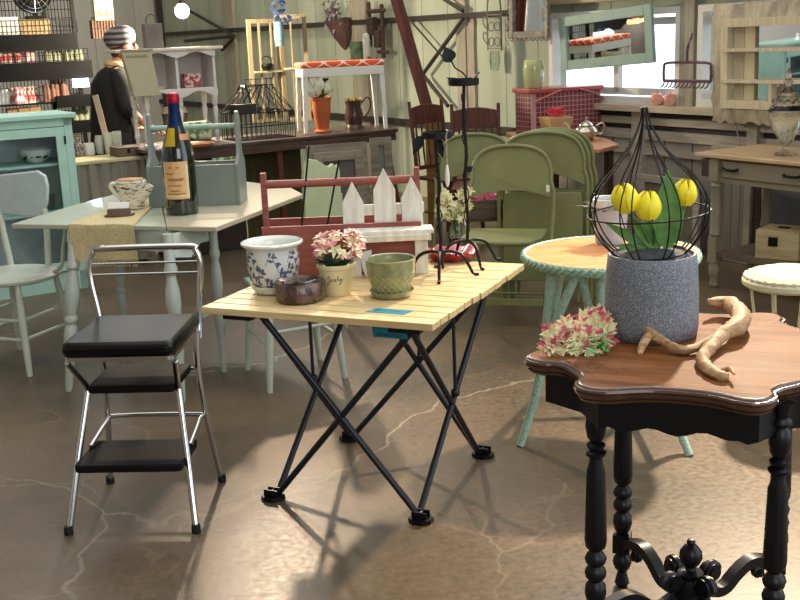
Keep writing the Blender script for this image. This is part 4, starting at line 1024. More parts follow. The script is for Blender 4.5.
# pale yellow flowers in a glass jar on the nearest green seat
yj = A(447, 243, .45); yf = thing('glass_jar', 'clear glass jar on the left side of the nearest green chair seat', 'jar', (yj.x+.05, yj.y+.03, .472))
g = G(); g.lathe([(0, 0), (.032, 0), (.036, .01), (.034, .05), (.022, .085), (.026, .1), (.024, .1), (.02, .086), (.031, .05), (.032, .012), (0, .008)], 24); part('jar_body', g, GLASS, yf)
yb = thing('flower_bouquet', 'pale yellow artificial blossoms standing in the glass jar', 'flowers', (yj.x+.05, yj.y+.03, .482))
rnd = random.Random(5); pts = [((rnd.uniform(-.085, .075), rnd.uniform(-.03, .03), rnd.uniform(.09, .23)), (rnd.uniform(-1, 1), -1, .6)) for _ in range(40)]
scatter([blossom_mesh(CREAMP, .017, 'blossom', 6, 40)], 'blossom', yb, pts, rnd)
g = G()
for p_, _ in pts[:16]: g.tube([(0, 0, .0), (p_[0]*.3, p_[1]*.3, .09), p_], .0015, 5)
part('stems', g, LEAFG, yb)
price_tag((yj.x+.10, yj.y-.03, .60), 0, 'white tag hanging from the pale yellow bouquet', .04, .02, .02)
# ================================================================ ROUND WICKER TABLE
rz = .67; rc = Vector((.80, 4.08, 0))
rt = thing('round_table', 'round table with an orange-brown top and mint green wicker edge and splayed legs', 'table', rc)
g = G(); g.lathe([(0, rz-.018), (.315, rz-.018), (.315, rz), (0, rz)], 64); part('tabletop', g, wood('honey_wood', (214, 150, 96), (184, 118, 70), 0, .4, 4), rt)
g = G(); g.lathe([(.313, rz-.024), (.325, rz-.028), (.332, rz-.016), (.333, rz-.004), (.325, rz+.006), (.315, rz+.002), (.313, rz-.024)], 64)
for k in range(72):
    a0 = 2*PI*k/72
    pts = [((.329+.006*math.sin(t*PI))*math.cos(a0+t*.14), (.329+.006*math.sin(t*PI))*math.sin(a0+t*.14), rz-.026+.03*t) for t in (0, .25, .5, .75, 1)]
    g.tube([(x, y, z) for x, y, z in pts], .0042, 5)
part('braided_edge', g, MINTW, rt)
fp = A(520, 446, 0)-rc; fq = A(690, 456, 0)-rc
def rpt(px, py, Y): return AY(px, py, Y)-rc
def up_(p): return Vector((p.x, p.y, rz-.02))
l1 = [up_(rpt(552, 275, 3.93)), rpt(547, 330, 3.91), rpt(541, 372, 3.89), rpt(531, 412, 3.87), fp]
l2 = [up_(rpt(655, 280, 3.88)), rpt(660, 340, 3.84), rpt(668, 385, 3.80), rpt(680, 430, 3.74), fq]
for P_ in (l1, l2):
    g = G(); g.tube(P_, [.02, .02, .019, .016, .014], 12, smooth=4); part('leg', g, MINTW, rt)
    g = G()
    for j in range(10): g.ring(P_[1].lerp(P_[2], j/9.), .0195, .004, 12, 5)
    part('leg_wrapping', g, MINTW, rt)
for p in (Vector((.27, .30, 0)), Vector((-.24, .32, 0))):
    g = G(); t0 = Vector((p.x*.6, p.y*.6, rz-.02)); g.tube([t0, t0.lerp(p, .5)+Vector((0, 0, -.02)), p], [.02, .018, .014], 10, smooth=4); part('leg', g, MINTW, rt)
for a, b in ((rpt(577, 275, 3.84), rpt(549, 338, 3.90)), (rpt(580, 275, 3.86), rpt(594, 330, 3.92)), (rpt(601, 280, 3.82), rpt(601, 340, 3.84)), (rpt(632, 280, 3.82), rpt(655, 345, 3.84))):
    g = G(); g.rod(up_(a), b, .0165, n=10); part('brace', g, MINTW, rt)
ha = l1[2]; hb_ = l2[2]; hc = Vector((.2, .22, .28)); hd = Vector((-.18, .23, .28))
ring_ = [ha, hb_, hc, hd]
for i in range(4):
    g = G(); a, b = ring_[i], ring_[(i+1) % 4]; g.rod(a, b, .015, n=10)
    for j in range(12):
        c = a.lerp(b, .05+.05*j/2); 
    part('stretcher', g, MINTW, rt)
# pale pot with greenery
vp = A(610, 243, rz); vt = thing('flower_pot', 'pale grey-blue tapered pot on the round wicker table, seen through the wire cloche', 'flower pot', (vp.x, vp.y, rz))
g = G(); g.lathe([(0, 0), (.052, 0), (.058, .01), (.068, .12), (.072, .16), (.068, .16), (.062, .12), (0, .11)], 36); part('pot', g, mat('pale_grey_blue_ceramic', (166, 186, 202), .35, var=.04), vt)
g = G(); g.lathe([(.07, .145), (.0745, .15), (.0745, .178), (.072, .18), (.069, .178), (.07, .145)], 36); part('rim', g, mat('glassy_white', (224, 228, 224), .2, coat=.4), vt)
gr = thing('greenery', 'dark trailing foliage in the pale grey-blue pot', 'plant', (vp.x, vp.y, rz+.112))
g = G(); rnd = random.Random(2)
for i in range(26):
    a = rnd.uniform(0, 6.28); g.leaf((.02*math.cos(a), .02*math.sin(a), .0), (math.cos(a), math.sin(a), 1.2), rnd.uniform(.06, .11), .022, .6)
part('leaves', g, DKLEAF, gr)
# ================================================================ CREAM STOOL
cs_ = thing('round_stool', 'small cream metal stool with a lacy domed seat at the right edge', 'stool', A(790, 278, .53).xy.to_3d())
CRM = mat('cream_enamel', (210, 204, 172), .5, var=.05, bump=.1)
g = G(); g.lathe([(0, .475), (.165, .475), (.178, .485), (.178, .5), (.15, .528), (.08, .545), (0, .55)], 48)
for v_ in g.bm.verts:
    r = v_.co.xy.length; a = math.atan2(v_.co.y, v_.co.x)
    if r > .06: v_.co.z += .003*math.sin(a*24)*(1 if r < .16 else .6)
part('seat', g, CRM, cs_)
g = G(); g.tube([(.166*math.cos(2*PI*k/120), .166*math.sin(2*PI*k/120), .513) for k in range(120)], [.0065+.003*math.sin(k*PI/2) for k in range(120)], 6, True)
part('beaded_trim', g, CRM, cs_)
for k in range(8):
    a = 2*PI*k/8+.1; c, s_ = math.cos(a), math.sin(a); g = G(); g.tube([(.155*c, .155*s_, .48), (.14*c, .14*s_, .38), (.11*c, .11*s_, .2), (.13*c, .13*s_, .05), (.16*c, .16*s_, .0)], .0055, 6, smooth=3); part('wire_leg', g, CRM, cs_)
g = G(); g.ring((0, 0, .2), .11, .005); part('ring', g, CRM, cs_); cs_.scale = (1, 1, 1.05)
# ================================================================ BACKGROUND, LEFT
YB = YW+PI/2          # things set square to the long wall, facing the camera side
def BM(loc): return Matrix.Translation(loc) @ Matrix.Rotation(YB, 4, 'Z')
# ---- mint cabinet
cc_ = A(88, 287, 0); ch_ = ZA(cc_, 113)
mc = thing('display_cabinet', 'mint green glazed display cabinet at the far left with a floral bowl on its shelf', 'cabinet', cc_, YB)
CW, CD = .80, .38
g = G(); g.box((-CW/2, CD-.01, ch_/2), (CW, .016, ch_)); g.box((-.01, CD/2+.01, ch_/2), (.02, CD, ch_)); g.box((-CW+.01, CD/2, ch_/2), (.02, CD, ch_)); g.box((-CW/2, CD/2, .05), (CW, CD, .1)); g.box((-CW/2, CD/2, ch_-.05), (CW, CD, .02))
part('carcass', g, mat('grey_green_inside', (206, 212, 206), .6), mc)
g = G(); g.box((-CW/2, CD/2-.01, ch_-.012), (CW+.06, CD+.06, .03)); part('cornice', g, MINT, mc, bev=.005)
g = G(); g.box((-.022, 0, ch_/2-.01), (.044, .02, ch_-.03)); g.box((-CW+.022, 0, ch_/2-.01), (.044, .02, ch_-.03)); g.box((-CW/2, 0, .06), (CW, .02, .12)); g.box((-CW/2, 0, ch_-.05), (CW, .02, .05)); g.box((.004, CD/2, ch_/2), (.008, CD, ch_-.03)); part('face_frame', g, MINT, mc)
dr_ = part('door', rect_frame(G(), CW-.1, ch_-.21, .055, .022, -.018, .13, -CW/2), MINT, mc, bev=.002)
g = G(); g.box((-CW/2, -.018, (ch_-.08+.13)/2), (CW-.2, .003, ch_-.32)); part('glass_pane', g, PANE, dr_)
g = G(); g.box((-.052, -.034, ch_-.16), (.01, .008, .05)); part('latch', g, IRON, dr_)
zs1 = CH-(172-46)*KP(cc_)*1.03+.14; zs2 = CH-(207-46)*KP(cc_)*1.03+.07
for z in (zs1, zs2):
    g = G(); g.box((-CW/2, CD/2+.01, z-.008), (CW-.04, CD-.05, .016)); part('shelf', g, MINT, mc)
bw = BM(cc_) @ Vector((-.19, .17, zs1+.001))
fb2 = thing('floral_bowl', 'white bowl with dark leaf sprigs inside the mint cabinet', 'bowl', bw)
g = G(); g.lathe([(0, 0), (.04, 0), (.06, .012), (.095, .05), (.102, .085), (.097, .085), (.088, .05), (.05, .018), (0, .016)], 36); part('bowl', g, CERAM, fb2)
g = G()
rnd = random.Random(4)
for i in range(16):
    a = -PI*.5+rnd.uniform(-1.2, 1.2); z = rnd.uniform(.035, .07); r = .093+(z-.05)*.25
    g.leaf((r*math.cos(a), r*math.sin(a), z), (-math.sin(a), math.cos(a), rnd.uniform(-1, 1)), .028, .014, .2, (math.cos(a), math.sin(a), 0), 4, .1)
part('leaf_sprigs', g, DKLEAF, fb2)
def tumbler(loc, label, group=None, h=.1, r=.032, mt=GLASS, name='drinking_glass', cat='glass'):
    g = G(); g.lathe([(0, 0), (r*.8, 0), (r, h), (r-.002, h), (r*.76, .006), (0, .006)], 20)
    return one(name, g, mt, label, cat, loc, 0, group)
gl = tumbler(BM(cc_) @ Vector((-.14, .16, zs2+.001)), 'clear glass on the lower shelf of the mint cabinet', 'glasses in the mint cabinet')
dup(gl, None, BM(cc_) @ Vector((-.22, .18, zs2+.001)))
dup(gl, None, BM(cc_) @ Vector((-.3, .16, zs2+.001)))
one('figurine', G().lathe([(0, 0), (.028, 0), (.022, .02), (.012, .035), (.018, .05), (.012, .062), (0, .066)], 16), CERAM, 'small white figurine on top of the mint display cabinet', 'figurine', BM(cc_) @ Vector((-.45, .12, ch_+.004)))
# ---- cloth covered side table with glassware
TB = .75; ct = A(118, 158, TB); cto = ct.copy(); cto.z = 0
tt2 = thing('cloth_table', 'small table under a cream and taupe cloth behind the drop-leaf table', 'table', cto, YB)
CLOTH = mat('cream_cloth', (196, 184, 142), .85, var=.1, vs=5, bump=.2, bs=20); TAUPE = mat('taupe_cloth', (140, 134, 116), .9, var=.15, vs=4)
g = G(); g.box((-.24, .15, TB-.012), (.84, .36, .024)); part('tabletop', g, CLOTH, tt2, bev=.005)
g = G(); P = [(-.66+.84*i/60, -.02+.012*math.sin(i*.9)+.006*math.sin(i*2.1)) for i in range(61)]
P += [(.19+.01*math.sin(j*.9), -.01+.33*j/20) for j in range(21)]
F1 = [g.v((x, y, TB-.025)) for x, y in P]; F2 = [g.v((x*1.02, y-.01, .03)) for x, y in P]; I1 = [g.v((x-.004, y+.004, TB-.025)) for x, y in P]; I2 = [g.v((x*1.02-.004, y-.006, .03)) for x, y in P]
for a, b in ((F1, F2), (I2, I1)):
    for i in range(len(P)-1): g.face([a[i], a[i+1], b[i+1], b[i]])
part('cloth_skirt', g, TAUPE, tt2)
for x, y in ((-.6, .05), (.12, .05), (-.6, .28), (.12, .28)):
    g = G(); g.box((x, y, .362), (.04, .04, .724)); part('leg', g, DKWOOD, tt2)
wb_ = A(134, 153, TB); wbx = thing('wooden_box', 'small weathered grey-brown wooden box at the right end of the cloth-covered table', 'box', ct+(BM((0, 0, 0)) @ Vector((.09, .13, 0))), YB)
g = G(); g.box((0, 0, .032), (.15, .2, .064)); part('body', g, CRW, wbx, bev=.003); g = G(); g.box((0, -.103, .04), (.02, .008, .03)); g2 = part('clasp', g, IRON, wbx)
def onT(px, py, back=0): p = A(px, py, TB); p.y += back; p.z = TB+.0005; return p
g = G(); g.lathe([(0, 0), (.03, 0), (.038, .02), (.03, .07), (.02, .11), (.028, .15), (.024, .15), (.016, .11), (.02, .02), (0, .01)], 24)
one('glass_vase', g, mat('patterned_glass', (170, 160, 150), .2, rgb2=(96, 84, 80), vs=60, sharp=True), 'mottled grey cut-glass vase at the left of the glassware on the cloth', 'vase', onT(79, 156))
mg = thing('mug', 'cream mug with handle beside the mottled vase', 'mug', onT(90, 155))
g = G(); g.lathe([(0, 0), (.034, 0), (.038, .01), (.038, .085), (.035, .085), (.034, .01), (0, .008)], 24); part('cup', g, CERAM, mg); g = G(); g.tube([(-.036, 0, .07), (-.06, 0, .065), (-.062, 0, .035), (-.036, 0, .02)], .005, 8, smooth=3); part('handle', g, CERAM, mg)
FROST = mat('frosted_glass', (236, 240, 232), .12, var=.0, trans=.6)
for px, h, r, lb in ((100, .13, .028, 'slender pale glass just right of the cream mug'), (109, .15, .036, 'tall frosted glass holding the wooden stick sign'), (118, .16, .032, 'tallest frosted glass beside the black card'), (96, .1, .026, 'short pale glass partly hidden behind the slender one')):
    tumbler(onT(px, 154, .02 if px != 96 else .1), lb, None, h, r, FROST, 'drinking_glass')
p = onT(108, 153, .0); stk = one('paint_stick', G().box((0, 0, .2), (.042, .006, .4)), mat('pale_pink_stick', (206, 182, 160), .6), 'pale wooden stick sign leaning out of a frosted glass', 'stick', p+Vector((.01, .01, .02)), 0, rot=(0, -.16, 0))
one('name_card', G().box((0, 0, .055), (.1, .006, .11)), mat('black_card', (28, 28, 30), .5), 'small black card standing behind the frosted glasses', 'card', onT(122, 150, .1), .1)
# ---- black shop shelving
R0 = AY(91, 60, 9.3); R0.z = 0
sh = thing('shop_shelving', 'tall black shop shelving with wire grid panels at the upper left', 'shelving', R0, YB)
BSH = mat('black_shelf', (9, 9, 11), .5, var=.1, spec=.2)
def zR(y, x=45): # height of row y at px x on the shelving front plane
    d = ray(x, y); t = (R0-CAM).dot(E1)/d.dot(E1); return (CAM+d*t).z
def xR(x, y=60):
    d = ray(x, y); t = (R0-CAM).dot(E1)/d.dot(E1); return ((CAM+d*t)-R0).dot(E2)
SX0 = xR(-30)
rows_ = ((34, 50, 79), (62, 80, 91), (97, 109, 91))
decks = []
for ya, yb, xe in rows_:
    z1, z0 = zR(ya), zR(yb); xa = xR(xe) if xe < 90 else 0; xs = SX0 if ya != 97 else xR(52)
    g = G(); g.box(((xs+xa)/2, .0, (z0+z1)/2), (xa-xs, .03, z1-z0)); g.box(((xs+xa)/2, .2, z1-.015), (xa-xs, .4, .02)); part('shelf', g, BSH, sh); decks.append(z1)
zb3 = zR(112); g = G(); g.box(((SX0)/2, .2, zb3-.1), (-SX0, .4, .02)); g.box((SX0/2, 0, zb3-.14), (-SX0, .03, .1)); part('shelf', g, BSH, sh)
g = G(); g.box((SX0/2, .2, .35), (-SX0, .4, .6)); part('base_unit', g, mat('dark_olive_unit', (92, 88, 70), .7), sh)
g = G()
for i in range(34): x = SX0*i/33; g.rod((x, .42, .3), (x, .42, 2.3), .0035, n=5)
for i in range(28): z = .35+.07*i; g.rod((SX0, .425, z), (0, .425, z), .0035, n=5)
part('grid_panel', g, IRON, sh)
for x in (0, xR(62), SX0):
    g = G(); g.box((x, .4, 1.15), (.03, .03, 2.3)); part('upright', g, BSH, sh)
for ytop, ybot in ((20, 31), (50, 61)):
    g = G(); z1, z0 = zR(ytop), zR(ybot); x0, x1 = xR(-20), xR(80 if ytop == 20 else 88)
    for i in range(25): x = x0+(x1-x0)*i/24; g.rod((x, -.01, z0-.02), (x, -.01, z1), .003, n=5)
    for z in (z0, z1, (z0+z1)/2): g.rod((x0, -.012, z), (x1, -.012, z), .003, n=5)
    part('wire_guard', g, IRON, sh)
MSH = BM(R0)
def goods(n, x0, x1, z, mt, h, w_, lab, cat, name, group, y=.1, seed=1, shape='box'):
    rnd = random.Random(seed); first = None
    for i in range(n):
        loc = MSH @ Vector((x0+(x1-x0)*(i+.5)/n, y+rnd.uniform(-.02, .02), z+.001))
        if first is None:
            g = G()
            if shape == 'box': g.box((0, 0, h/2), (w_, w_*.7, h))
            elif shape == 'jar': g.lathe([(0, 0), (w_/2, 0), (w_/2, h*.7), (w_*.3, h*.8), (w_*.3, h), (0, h)], 12)
            else: g.lathe([(0, 0), (w_*.4, 0), (w_/2, h*.3), (w_*.2, h*.6), (w_*.4, h), (0, h)], 12)
            first = one(name, g, mt, lab, cat, loc, YB, group, bev=.003 if shape == 'box' else 0)
        else: dup(first, None, loc)
PK = mat('pink_pack', (216, 120, 140), .6, rgb2=(236, 226, 220), vs=30, sharp=True); WK = mat('pale_pack', (226, 214, 200), .6, rgb2=(190, 70, 70), vs=26, sharp=True)
SG = mat('sage_jar', (150, 156, 124), .4, var=.15); AM = mat('brown_goods', (134, 94, 72), .6, var=.2)
goods(9, xR(-5), xR(22), decks[1], WK, .1, .045, 'small red and white printed pack on the middle black shelf', 'packet', 'gift_packet', 'red and white packs, middle black shelf', seed=1)
goods(4, xR(24), xR(36), decks[1], PK, .11, .05, 'pink packet on the middle black shelf', 'packet', 'gift_packet', 'pink packets, middle black shelf', seed=2)
goods(10, xR(48), xR(86), decks[1], SG, .085, .05, 'sage green jar on the middle black shelf', 'jar', 'small_jar', 'sage jars, middle black shelf', seed=3, shape='jar')
zl_ = zR(96)
g = G(); g.box(((SX0+xR(52))/2, .2, zl_-.06), (xR(52)-SX0, .36, .012)); part('shelf', g, BSH, sh); zl_ -= .053
goods(7, xR(8), xR(38), zl_, WK, .13, .05, 'pale figurine on the lower wire shelf', 'figurine', 'figurine', 'pale figurines, lower wire shelf', seed=4, shape='fig')
goods(2, xR(12), xR(20), zl_, PK, .12, .06, 'pink figurine on the lower wire shelf', 'figurine', 'figurine', 'pink figurines, lower wire shelf', y=.02, seed=5, shape='fig')
goods(4, xR(-6), xR(6), zl_, CERAM, .12, .05, 'white cup-like ornament at the far left of the lower shelf', 'ornament', 'ornament', 'white ornaments, lower shelf', seed=6, shape='jar')
goods(4, xR(42), xR(52), zl_, AM, .14, .045, 'brown bottle on the lower wire shelf', 'bottle', 'small_bottle', 'brown bottles, lower wire shelf', y=.06, seed=7, shape='jar')
goods(4, xR(54), xR(68), decks[2], AM, .13, .05, 'reddish brown candle jar beside the lit display', 'jar', 'candle_jar', 'candle jars by the lit display', seed=8, shape='jar')
goods(5, xR(6), xR(34), zb3-.09, mat('kraft_box', (176, 142, 96), .7), .13, .09, 'kraft cardboard box on the bottom black shelf', 'box', 'cardboard_box', 'kraft boxes, bottom shelf', seed=9)
goods(3, xR(70), xR(86), zb3-.09, SG, .11, .06, 'grey-green jar on the bottom black shelf', 'jar', 'small_jar', 'grey-green jars, bottom shelf', seed=10, shape='jar')
zt_ = decks[0]
one('white_bin', G().box((0, 0, .07), (.2, .18, .14)), WHITE, 'white storage bin at the left end of the top black shelf', 'bin', MSH @ Vector((xR(11), .12, zt_+.001)), YB, bev=.01)
goods(3, xR(28), xR(54), zt_, mat('tan_box', (190, 160, 116), .7), .12, .1, 'tan box inside the wire guard of the top black shelf', 'box', 'cardboard_box', 'tan boxes, top shelf', seed=12)
# fan on the top shelf
fn = thing('table_fan', 'black round table fan on top of the black shelving', 'fan', MSH @ Vector((xR(43), .1, zR(18)+.095)), YB)
g = G(); 
for r in (.04, .08, .12, .15):
    pts = [(r*math.cos(a), -.05+.02*(r/.15), .1+r*math.sin(a)) for a in [2*PI*i/28 for i in range(28)]]; g.tube(pts, .004, 5, True)
for i in range(16): a = 2*PI*i/16; g.rod((.02*math.cos(a), -.052, .1+.02*math.sin(a)), (.15*math.cos(a), -.03, .1+.15*math.sin(a)), .0025, n=5)
part('grille', g, CHROME, fn)
g = G(); g.plate([(.155*math.cos(2*PI*i/28), .1+.155*math.sin(2*PI*i/28)) for i in range(28)], -.02, .04); part('housing', g, BSH, fn)
g = G(); g.plate([(.035*math.cos(2*PI*i/20), .1+.035*math.sin(2*PI*i/20)) for i in range(20)], -.06, -.03); part('hub', g, CHROME, fn)
g = G(); g.box((0, 0, -.085), (.14, .1, .02)); g.box((0, 0, -.06), (.03, .03, .05)); part('stand', g, BSH, fn)
# lit white display
one('lit_display', G().box((0, 0, .04), (.13, .02, .07)), mat('lit_white', (235, 245, 255), .5, var=0, emit=(225, 240, 255), es=6), 'small lit white display glowing on the lower black shelf', 'lamp', MSH @ Vector((xR(80), .05, decks[2]+.055)), YB)
l = bpy.data.lights.new('display_glow', 'POINT'); l.energy = 1.2; l.color = (.7, .85, 1); l.shadow_soft_size = .06; o = bpy.data.objects.new('display_glow', l); COL.objects.link(o); o.location = MSH @ Vector((xR(80), -.1, decks[2]+.1))
# small wall-side goods right of the uprights
p = AY(103, 30, 9.6); one('paper_bag', G().box((0, 0, 0), (.16, .05, .2)), mat('cream_bag', (206, 190, 156), .7, var=.05), 'cream printed bag hanging right of the black shelving', 'bag', AY(103, 8, 9.6), YB)
t = text('lettering', 'Abby', .07, mat('red_print', (170, 70, 56), .6), None, (0, 0, 0), (0, 0, 0)); t.parent = [o for o in COL.objects if o.name.startswith('paper_bag')][0]; t.location = (0, -.027, -.05); t.rotation_euler = (PI/2, 0, 0)
g = G(); p = AY(104, 28, 9.6)
for i in range(9): g.rod((-.1+.025*i, 0, -.09), (-.1+.025*i, 0, .09), .003, n=5)
for z in (-.09, 0, .09): g.rod((-.1, 0, z), (.1, 0, z), .003, n=5)
wbk = thing('wire_basket', 'dark wire basket of brown goods hanging behind the woman in the hat', 'basket', p, YB); part('wires', g, IRON, wbk); part('contents', G().box((0, .05, -.01), (.19, .08, .15)), AM, wbk)
# ---- woman
pb = AY(107, 60, 8.72); pb.z = 0
SKIN = mat('skin', (206, 152, 124), .55, var=.05, sub=.1); CLB = mat('black_cloth', (24, 23, 26), .9, var=.1, vs=20, bump=.2, bs=30)
zh = ZA(pb, 32)
py_ = math.radians(28)       # she faces right and a little away
wm = thing('person', 'person in black with a striped knit hat, standing by the black shelving', 'person', pb, py_)
HK = zh/1.66
def skinbody(V, E_, R_, name, mt, parent, sub=2):
    me = bpy.data.meshes.new(name); me.from_pydata([Vector(v)*HK for v in V], E_, []); me.materials.append(mt)
    o = bpy.data.objects.new(name, me); COL.objects.link(o); o.parent = parent
    md = o.modifiers.new('skin', 'SKIN'); md.use_smooth_shade = True
    for i, r in enumerate(R_):
        r = r if isinstance(r, tuple) else (r, r); me.skin_vertices[0].data[i].radius = (r[0]*HK, r[1]*HK)
    me.skin_vertices[0].data[0].use_root = True
    o.modifiers.new('sub', 'SUBSURF').render_levels = sub; o.modifiers['sub'].levels = sub
    return o
# local +x is the way she faces, -y is her right side (towards the camera)
V = [(0,0,.92),(.01,0,1.08),(.03,0,1.24),(.06,0,1.36),(.09,0,1.42),(.12,0,1.50),(.14,0,1.57),  # 0-6 spine, neck, head
     (.04,-.15,1.32),(.06,-.20,1.08),(.22,-.19,.92),(.28,-.18,.88),                                 # 7-10 right arm
     (.04,.15,1.32),(.06,.20,1.08),(.22,.17,.94),(.28,.16,.90),                                   # 11-14 left arm
     (0,-.09,.86),(.02,-.10,.48),(0,-.10,.09),(.12,-.11,.03),                                      # 15-18
     (0,.09,.86),(.02,.10,.48),(0,.10,.09),(.12,.11,.03),
     (.15,0,1.62)]
E_ = [(0,1),(1,2),(2,3),(3,4),(4,5),(5,6),(3,7),(7,8),(8,9),(9,10),(3,11),(11,12),(12,13),(13,14),(0,15),(15,16),(16,17),(17,18),(0,19),(19,20),(20,21),(21,22),(6,23)]
R_ = [(.13,.15),(.12,.14),(.12,.15),(.08,.10),.05,(.075,.07),(.085,.08),.055,.042,.032,.028,.055,.042,.032,.028,.085,.06,.045,.035,.085,.06,.045,.035,.05]
skinbody(V, E_, R_, 'body', SKIN, wm)
hd = Vector((.145, 0, 1.545))*HK
for s_ in (-1, 1):
    g = G(); g.ball(hd+Vector((.078, s_*.03, .015)), .012, 10, 6); part('eye', g, mat('eye', (40, 34, 30), .2, var=0), wm)
g = G(); g.tube([hd+Vector((.075, 0, .02)), hd+Vector((.098, 0, -.012)), hd+Vector((.08, 0, -.022))], [.008, .012, .008], 8, smooth=3); part('nose', g, SKIN, wm)
g = G(); g.tube([hd+Vector((.078, -.018, -.045)), hd+Vector((.088, 0, -.045)), hd+Vector((.078, .018, -.045))], .005, 6); part('mouth', g, mat('lips', (170, 90, 84), .5), wm)
HAIRM = mat('brown_hair', (92, 50, 46), .7, var=.3, vs=60)
g = G(); g.ball(hd+Vector((-.02, 0, -.03)), (.092, .092, .092)); part('hair', g, HAIRM, wm)
for k in (-1, 1):
    hnd = Vector((.30, -.18 if k < 0 else .16, .875))*HK
    for i, L_ in enumerate((.06, .072, .068, .055)):
        g = G(); y = (i-1.5)*.018; g.tube([hnd+Vector((.0, y, 0)), hnd+Vector((L_*.5, y, -.005)), hnd+Vector((L_*.85, y, -.03)), hnd+Vector((L_*.9, y, -.05))], [.009, .008, .007, .006], 8, smooth=2); part('finger', g, SKIN, wm)
    g = G(); g.tube([hnd+Vector((-.02, -k*.02, 0)), hnd+Vector((.01, -k*.045, -.01)), hnd+Vector((.03, -k*.05, -.025))], [.01, .009, .007], 8, smooth=2); part('thumb', g, SKIN, wm)
    g = G(); g.ball(hnd+Vector((-.02, 0, 0)), (.045, .036, .016)); part('palm', g, SKIN, wm)
# loose black top: lofted ellipses
g = G(); prof = [(.0, .62, .20, .24), (.0, .80, .19, .235), (.0, 1.0, .165, .215), (.01, 1.15, .16, .215), (.02, 1.26, .16, .215), (.04, 1.345, .125, .185), (.065, 1.39, .085, .12), (.075, 1.405, .07, .085)]
rg = []
for cx, z, a, b in prof: rg.append([g.v(Vector((cx+a*math.cos(t)+.006*math.sin(5*t+z*9), b*math.sin(t), z))*HK) for t in [2*PI*i/36 for i in range(36)]])
for a, b in zip(rg, rg[1:]):
    for i in range(36): g.face([a[i], a[(i+1) % 36], b[(i+1) % 36], b[i]])
part('black_top', g, CLB, wm, smooth=80)
for k, yk in ((-1, -.15), (1, .15)):
    g = G(); g.tube([Vector((.04, yk*.8, 1.34))*HK, Vector((.045, yk*1.1, 1.26))*HK, Vector((.06, yk*1.32, 1.1))*HK, Vector((.11, yk*1.33, 1.03))*HK], [.07, .085, .08, .075], 16, smooth=4); part('sleeve', g, CLB, wm, smooth=80)
    g = G(); g.tube([Vector((0, yk*.6, .9))*HK, Vector((.02, yk*.67, .48))*HK, Vector((0, yk*.67, .07))*HK], [.11, .085, .07], 16, smooth=4); part('trouser_leg', g, CLB, wm)
    g = G(); g.tube([Vector((-.05, yk*.67, .035)), Vector((.06, yk*.69, .035)), Vector((.16, yk*.7, .025))], [.04, .045, .03], 12, smooth=3, flat=.8); part('shoe', g, BSH, wm)
g = G(); g.tube([Vector((.07+.078*math.cos(t), .098*math.sin(t), 1.405-.015*math.cos(t)))*HK for t in [2*PI*i/24 for i in range(24)]], .019, 8, True, flat=1.2); part('collar', g, mat('pale_gold_scarf', (222, 190, 130), .8, var=.1), wm)
# striped hat
def hatmat():
    mt, n, b = nt('striped_knit'); N = n.nodes; L = n.links
    tc = N.new('ShaderNodeTexCoord'); wv = N.new('ShaderNodeTexWave'); wv.bands_direction = 'Z'; wv.inputs['Scale'].default_value = 7.5; wv.inputs['Distortion'].default_value = 2; wv.inputs['Detail Scale'].default_value = .6
    L.new(tc.outputs['Object'], wv.inputs['Vector']); r = N.new('ShaderNodeValToRGB'); e = r.color_ramp.elements; e[0].position = .35; e[1].position = .6; e[0].color = (*lin((58, 54, 62)), 1); e[1].color = (*lin((136, 130, 128)), 1)
    L.new(wv.outputs['Fac'], r.inputs[0]); L.new(r.outputs[0], b.inputs['Base Color']); b.inputs['Roughness'].default_value = .9; return mt
g = G(); g.M = Matrix.Translation(hd+Vector((-.02, 0, .04))) @ Matrix.Rotation(-.25, 4, 'Y'); g.lathe([(.098, -.03), (.112, -.02), (.118, .0), (.125, .03), (.118, .065), (.09, .095), (.045, .11), (0, .115)], 30); part('knit_hat', g, hatmat(), wm)
# ---- long dark counter square to the wall
ZC = .80; cr0 = A(350, 133, ZC); d_ = E2
def counter_x(px, py): p = A(px, py, ZC); return (p-cr0).dot(E2), (p-cr0).dot(-E1)
xl = counter_x(146, 151)[0]; xr_ = counter_x(402, 129)[0]
cn = thing('long_counter', 'long dark brown wooden counter on red-brown splayed legs across the back left', 'counter', (cr0.x, cr0.y, 0), YB)
CNT = wood('counter_dark_wood', (92, 70, 60), (56, 42, 38), 0, .4)
g = G(); g.box(((xl+xr_)/2, .32, ZC-.012), (xr_-xl, .64, .024)); part('countertop', g, CNT, cn, bev=.003)
g = G(); g.box(((xl+xr_)/2, .02, ZC-.055), (xr_-xl-.04, .03, .06)); g.box(((xl+xr_)/2, .6, ZC-.055), (xr_-xl-.04, .03, .06)); part('apron', g, CNT, cn)
for x in (xl+.1, (xl+xr_)/2, xr_-.1):
    for y, dy in ((.05, -.03), (.58, .05)):
        g = G(); g.bar((x, y, ZC-.03), (x+(.12 if x > 0 else 0), y+dy, 0), .04, .035); part('leg', g, REDBEAM, cn)
MC = Matrix.Translation((cr0.x, cr0.y, 0)) @ Matrix.Rotation(YB, 4, 'Z'); MCI = MC.inverted()
def onC(px, py, back=0): p = A(px, py, ZC); p = p - E1*back; p.z = ZC+.0008; return p
